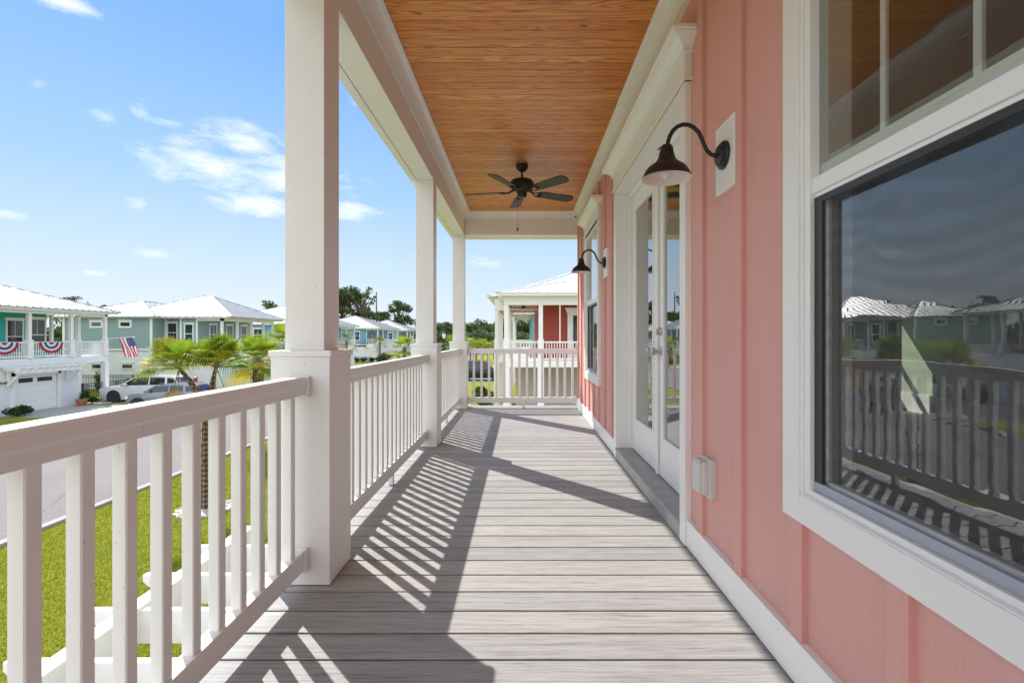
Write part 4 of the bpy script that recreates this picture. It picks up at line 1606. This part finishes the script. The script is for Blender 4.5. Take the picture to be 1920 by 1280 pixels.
tree('broadleaf_tree', 'second tree behind the open corner of the turquoise house', -35.5, 34.8, 4.9, 1.7, 5200, .12)
tree('broadleaf_tree', 'distant tree between the middle post and the corner post', -14, 140, 8.8, 4.0, 3000, .3)
tree('broadleaf_tree', 'gnarled dark tree behind the street lamp', -17.5, 112, 8.2, 3.0, 1800, .26, sparse=.8)
tree('broadleaf_tree', 'distant bushy tree behind the corner post', -9.5, 138, 8.6, 4.6, 3200, .3)


def stuff_wood(name, x0, x1, y, z1, mat, n, size, seed_h=2.0):
    bl = []
    x = x0
    while x < x1:
        hh = z1 + rng.uniform(-seed_h, seed_h * .4)
        rx = rng.uniform(2.5, 4.5)
        bl.append((x, y + rng.uniform(-3, 3), GZ + hh * .5, rx, rx, hh * .5))
        x += rx * .7
    V, F = leaf_cloud(bl, n, size)
    o = np_mesh(name, V, F, M[mat], base=((x0 + x1) / 2, y, GZ))
    return tag(o, kind='stuff')


tag(stuff_wood('wood', -30, 14, 158, 10.0, 'leaf', 26000, .42), 'dark distant wood closing the view beyond the end railing', 'trees')
tag(stuff_wood('hedge', -26, 6, 125, 6.0, 'leaf2', 22000, .32, 1.0), 'pale grey green scrub in front of the distant wood', 'bushes')
tag(stuff_wood('far_wood', -180, -60, 150, 9.0, 'leaf', 20000, .5), 'far line of trees behind the houses across the street', 'trees')


# ---- palms
def fan_frond(V, F, base, dirv, L, pet, droop, fold=.5, nseg=24, spread=2.3, VT=None, FT=None):
    """one fan leaf: strips radiating from the petiole tip"""
    d = Vector(dirv).normalized()
    up = Vector((0, 0, 1))
    s = d.cross(up)
    if s.length < .05: s = Vector((1, 0, 0))
    s.normalize()
    u = s.cross(d).normalized()
    tip = Vector(base) + d * pet + Vector((0, 0, -droop * pet * .35))
    for k in range(nseg):
        a = -spread / 2 + spread * k / (nseg - 1)
        ln = L * (.72 + .28 * math.cos(a * .8)) * rng.uniform(.88, 1.06)
        dd = (d * math.cos(a) + s * math.sin(a)).normalized()
        wv = (s * math.cos(a) - d * math.sin(a)) * (L * .026)
        lift = u * (abs(math.sin(a)) * fold * L * .25)
        p0_ = tip
        p1_ = tip + dd * ln * .5 + lift * .6 + Vector((0, 0, -droop * ln * .10))
        p2_ = tip + dd * ln * .8 + lift + Vector((0, 0, -droop * ln * .32))
        p3_ = tip + dd * ln * .97 + lift + Vector((0, 0, -droop * ln * .62))
        i = len(V)
        V += [tuple(p0_ - wv * .15), tuple(p0_ + wv * .15), tuple(p1_ + wv), tuple(p1_ - wv), tuple(p2_ + wv * .6), tuple(p2_ - wv * .6), tuple(p3_ + wv * .08), tuple(p3_ - wv * .08)]
        F += [(i, i + 1, i + 2, i + 3), (i + 3, i + 2, i + 4, i + 5)]
        if VT is not None and rng.random() < .8:
            j = len(VT)
            VT += V[i + 4:i + 8]
            FT += [(j + 1, j, j + 2, j + 3)]
        else:
            F += [(i + 5, i + 4, i + 6, i + 7)]
    return tip


def palm(label, x, y, h, scale=1.0, n=26, lean=0.0, heads=None, tw=.12, seg=24, group='sabal palms', e_hi=76, e_rng=104, e_pow=.8):
    root = thing('palm_tree', (x, y, GZ), label, 'palm', group)
    top = (x + lean, y, GZ + h)
    m = MB()
    m.tube([(x, y, GZ - .05), (x + lean * .2, y, GZ + h * .3), (x + lean * .6, y, GZ + h * .7), top], [tw * 1.15, tw, tw * 1.02, tw * 1.1], 14)
    for i in range(int(h * 9)):
        t_ = .35 + .65 * i / (h * 9)
        a = i * 2.4
        c = Vector((x + lean * t_, y, GZ + h * t_))
        o = Vector((math.cos(a), math.sin(a), 0))
        m.bar(c + o * tw * .7, c + o * (tw + .045) + Vector((0, 0, .10)), .07, .025)
    for (hx, hy, hz, cnt, sc) in (heads or []):
        m.tube([Vector(top) - Vector((0, 0, .45)), Vector(top) + Vector((hx * .45, hy * .45, hz * .25)), Vector(top) + Vector((hx, hy, hz))], [tw * .8, tw * .55, tw * .4], 8)
    m.build('trunk', M['trunk'], root)
    Vs = {'palm': ([], []), 'palmyel': ([], []), 'palmdead': ([], [])}
    st = MB()
    for (hx, hy, hz, cnt, sc) in (heads or [(0, 0, 0, n, 1.0)]):
        c = Vector(top) + Vector((hx, hy, hz))
        for i in range(cnt):
            a = i * 2.39996 + rng.uniform(-.2, .2)
            q = i / cnt
            elv = R(e_hi - e_rng * q ** e_pow + rng.uniform(-12, 12))
            dirv = (math.cos(a) * math.cos(elv), math.sin(a) * math.cos(elv), math.sin(elv))
            dirv = tuple(Vector((dirv[0] + hx * .7, dirv[1], dirv[2])).normalized())
            kind = 'palmyel' if rng.random() < .16 else 'palm'
            if q > .9:
                kind = 'palmdead'
                e2 = R(-55 + rng.uniform(-18, 12))
                dirv = (math.cos(a) * math.cos(e2), math.sin(a) * math.cos(e2), math.sin(e2))
            V, F = Vs[kind]
            L = (.72 if kind != 'palmdead' else .5) * scale * sc * rng.uniform(.85, 1.12)
            pet = .50 * scale * sc * rng.uniform(.8, 1.15)
            droop = .25 + .9 * q if kind != 'palmdead' else 1.5
            tips = Vs['palmyel'] if (kind == 'palm' and rng.random() < .75) else (None, None)
            tip = fan_frond(V, F, c, dirv, L, pet, droop, .6, seg, 2.3, *tips)
            st.tube([c, c + (tip - c) * .5 + Vector((0, 0, .03)), tip], [.016 * scale, .011 * scale, .008 * scale], 5)
    st.build('stalks', M['stalk'], root)
    for k, nm in (('palm', 'crown'), ('palmyel', 'yellow_fronds'), ('palmdead', 'dry_fronds')):
        V, F = Vs[k]
        if V:
            np_mesh(nm, np.array(V), np.array(F), M[k], root)
    return root


palm('nearest palm with two yellow tipped heads, on the lawn behind the near railing', -7.5, 11.4, 2.75, .92,
     heads=[(-.60, -.1, .62, 32, .88), (.14, .1, .62, 34, .92)], lean=.04, tw=.10, seg=26, e_hi=90, e_rng=84, e_pow=1.2)
palm('palm with a boot covered trunk just left of the near post', -9.5, 17.3, 3.25, 1.05, n=34, tw=.17)
palm('palm mostly hidden behind the near post', -9.6, 19.8, 3.75, 1.15, n=30, tw=.15)
palm('yellow green palm right beside the middle post', -9.4, 38.5, 3.2, 1.25, n=24, tw=.14)
palm('palm across the road below the blue house, left of its pair', -27.0, 83, 3.4, 1.5, n=20, seg=14)
palm('palm across the road below the blue house, right of its pair', -24.2, 82, 3.2, 1.3, n=18, seg=14)
palm('palm across the road glimpsed right of the near post', -22.6, 62, 3.6, 1.3, n=18, seg=14)
palm('palm behind the street lamp between the posts', -9.6, 66, 3.3, 1.5, n=20, seg=14)
palm('palm just right of the street lamp', -8.6, 74, 3.2, 1.5, n=20, seg=14)
k = 0
LAB = ['leftmost', 'second', 'third', 'fourth', 'fifth', 'sixth']
for (px, yy) in ((882, 84), (893, 78), (905, 86), (915, 80), (926, 88), (934, 78)):
    palm(LAB[k] + ' from the left in the far row of palms seen over the end railing', (px - 978) * yy / 900, yy, 2.7 + rng.uniform(-.2, .4), 1.35, n=18, seg=10, group='far row of palms')
    k += 1
# gravel ring and beds
m = MB()
nn = 28
ring_o = [(-7.5 + (.62 + .05 * math.sin(3 * i)) * math.cos(2 * math.pi * i / nn), 11.4 + (.62 + .05 * math.sin(3 * i)) * math.sin(2 * math.pi * i / nn)) for i in range(nn)]
m.prism(ring_o, 2, GZ - .02, GZ + .045)
for i in range(240):
    a, r_ = rng.uniform(0, 6.283), .6 * math.sqrt(rng.random())
    cx, cy, s_ = -7.5 + r_ * math.cos(a), 11.4 + r_ * math.sin(a), rng.uniform(.015, .035)
    m.lathe([(0, -s_ * .6), (s_ * .8, -s_ * .2), (s_, s_ * .1), (s_ * .5, s_ * .55), (0, s_ * .6)], (cx, cy, GZ + .05), 6)
tag(m.build('gravel_bed', M['stone'], base=(-7.5, 11.4, GZ)), 'ring of pale gravel round the foot of the nearest palm', 'gravel', kind='stuff')


def shrub(name, label, x, y, rx, rz, n, size, mat='shrub', group=None, z=GZ):
    bl = [(x + rng.uniform(-.5, .5) * rx, y + rng.uniform(-.5, .5) * rx, z + rz * rng.uniform(.6, 1.2), rx * rng.uniform(.4, .7), rx * rng.uniform(.4, .7), rz * rng.uniform(.35, .6)) for _ in range(8)]
    V, F = leaf_cloud(bl, n, size)
    root = thing(name, (x, y, z), label, 'shrub', group)
    np_mesh('foliage', V, F, M[mat], root)
    m = MB()
    for b in bl[:5]:
        m.tube([(x, y, z), (b[0], b[1], b[2])], [.03, .012], 5)
    m.build('stems', M['bark'], root)
    return root


shrub('shrub', 'dark green shrub left of the garage door', -26.2, 24.9, .6, .38, 2200, .05)
shrub('shrub', 'small round shrub beside the terracotta pot', -26.6, 29.7, .35, .3, 900, .05)
shrub('shrub', 'low leafy shrub inside the iron fence', -28.0, 30.6, .4, .5, 1200, .05)
shrub('shrub', 'slender yellow green shrub beside the far corner of the turquoise house', -27.9, 31.9, .35, 1.2, 1500, .06, 'leaf2')
for i, (px, d, rz) in enumerate(((345, 30.5, .35), (362, 32, .3), (430, 34.5, .3), (455, 35.5, .32), (480, 36, .3))):
    shrub('low_shrub', ['low bush under the nearest palm crown', 'second low bush behind the silver car', 'leafy bush in front of the pale wall', 'green bush left of the boot covered palm', 'green bush at the foot of the boot covered palm'][i],
          (px - 978) * d / 900, d, .8, rz, 1600, .07, group='bushes along the far verge')
shrub('crape_myrtle', 'pink flowering bush left of the middle post', -19.8, 72, 1.9, 1.2, 3500, .14)
shrub('crape_myrtle_bloom', 'pink blossom cloud on top of the flowering bush', -19.9, 71.6, 1.9, 1.45, 420, .12, 'blossom')
shrub('red_shrub', 'reddish bush right of the pink flowering bush', -15.6, 62, 1.2, .9, 1800, .12, 'blossom')
for i, xx in enumerate((-27.5, -26.3, -25.0, -23.8)):
    shrub('dark_shrub', ['first', 'second', 'third', 'fourth'][i] + ' dark clipped shrub from the left below the blue house', xx, 80, .65, .5, 900, .1, group='dark shrubs below the blue house')
for i, xx in enumerate((-2.7, -2.1)):
    shrub('dark_shrub', ['leafy shrub at the corner of the neighbouring house', 'smaller leafy shrub against the neighbouring house'][i], xx, 30 - i * 3, .55, .65, 1500, .07)

# pot with spiky plant
pot = thing('planter', (-26.35, 28.75, GZ), 'terracotta pot with a spiky plant right of the garage door', 'planter')
m = MB(); m.lathe([(.17, GZ), (.20, GZ + .03), (.29, GZ + .34), (.31, GZ + .36), (.31, GZ + .42), (.26, GZ + .42), (.24, GZ + .38), (0, GZ + .38)], (-26.35, 28.75, 0), 20)
m.build('pot', M['terra'], pot, smooth=True)
V, F = [], []
for i in range(46):
    a = i * 2.4; e = R(rng.uniform(15, 85))
    d = Vector((math.cos(a) * math.cos(e), math.sin(a) * math.cos(e), math.sin(e)))
    s = Vector((-math.sin(a), math.cos(a), 0)) * .018
    b0 = Vector((-26.35, 28.75, GZ + .42)); j = len(V); ln = rng.uniform(.35, .55)
    V += [tuple(b0 - s), tuple(b0 + s), tuple(b0 + d * ln * .6 + s), tuple(b0 + d * ln * .6 - s), tuple(b0 + d * ln - Vector((0, 0, .04)) + s * .1), tuple(b0 + d * ln - Vector((0, 0, .04)) - s * .1)]
    F += [(j, j + 1, j + 2, j + 3), (j + 3, j + 2, j + 4, j + 5)]
np_mesh('spiky_leaves', np.array(V), np.array(F), M['shrub'], pot)
m = MB()
for i in range(60):
    cx, cy, s_ = -25.9 + rng.uniform(-.5, .5), 29.6 + rng.uniform(-.25, .25), rng.uniform(.04, .08)
    m.lathe([(0, -s_ * .6), (s_ * .8, -s_ * .2), (s_, s_ * .1), (s_ * .5, s_ * .55), (0, s_ * .6)], (cx, cy, GZ + .04), 6)
tag(m.build('pale_stones', M['stone'], base=(-25.9, 29.6, GZ)), 'heap of pale stones between the pot and the white car', 'stones', kind='stuff')
# white bagged heap near palm two
m = MB()
m.lathe([(.42, 0), (.5, .15), (.42, .38), (.25, .52), (.1, .62), (0, .64)], (-19.2, 30.5, GZ), 9)
tag(m.build('covered_grill', M['clothw'], base=(-19.2, 30.5, GZ)), 'white plastic cover over a small object behind the palm', 'cover')

# street lamp
sl = thing('street_lamp', (-8.9, 55, GZ), 'black street lamp with white lantern between the middle and the corner post', 'street lamp')
m = MB(); m.lathe([(.16, GZ), (.16, GZ + .3), (.10, GZ + .4), (.055, GZ + .5), (.05, GZ + 3.9), (.09, GZ + 3.95), (.09, GZ + 4.0)], (-8.9, 55, 0), 14)
m.build('pole', M['iron'], sl)
m = MB(); m.lathe([(.10, GZ + 4.0), (.15, GZ + 4.1), (.20, GZ + 4.42), (.17, GZ + 4.55), (.12, GZ + 4.6)], (-8.9, 55, 0), 8)
m.build('lantern', M['lantern'], sl)
m = MB(); m.lathe([(.23, GZ + 4.56), (.18, GZ + 4.66), (.05, GZ + 4.76), (.03, GZ + 4.86), (0, GZ + 4.9)], (-8.9, 55, 0), 8)
m.build('lantern_cap', M['iron'], sl)
# utility pole
up_ = thing('utility_pole', (-36.3, 120, GZ), 'tall utility pole standing among the trees', 'pole')
m = MB(); m.tube([(-36.3, 120, GZ), (-36.3, 120, GZ + 15.5)], [.22, .14], 8); m.build('mast', M['pole'], up_)
m = MB(); m.bar((-36.6, 120, GZ + 11.4), (-36.0, 120, GZ + 11.4), .12, .1); m.build('crossarm', M['pole'], up_)
# overhead line
m = MB(); m.tube([(-36.3, 120, 5.3 + GZ + 1.5)] + [(-36.3 + 3 * i, 120 + 1.5 * i, 3.5 + 1.4 - .25 * math.sin(i / 8 * math.pi)) for i in range(1, 9)], .04, 5)

# grass blades on the lawn close by
n = 150000
gx = nrg.uniform(-10.1, -2.2, n); gy = nrg.uniform(3.2, 18.5, n)
keep = ((gx + 7.5) ** 2 + (gy - 11.4) ** 2 > .40) & (gx / np.maximum(gy, .1) > -1.15)
gx, gy = gx[keep], gy[keep]
n = len(gx)
a = nrg.uniform(0, 6.283, n); hgt = nrg.uniform(.02, .05, n); wd = nrg.uniform(.004, .009, n)
lx, ly = nrg.normal(0, .018, n), nrg.normal(0, .018, n)
z0 = np.full(n, GZ)
V = np.stack([np.stack([gx - wd * np.cos(a), gy - wd * np.sin(a), z0], 1), np.stack([gx + wd * np.cos(a), gy + wd * np.sin(a), z0], 1),
              np.stack([gx + lx, gy + ly, GZ + hgt], 1)], 1).reshape(-1, 3)
M['blades'] = mat_leaf('grass_blades', (.15, .19, .010), (.32, .35, .018), (.50, .45, .05), 9.0, .3)
tag(np_mesh('grass_blades', V, np.arange(3 * n).reshape(-1, 3), M['blades'], base=(-6, 10, GZ)), 'short green lawn grass below the near railing', 'grass', kind='stuff')
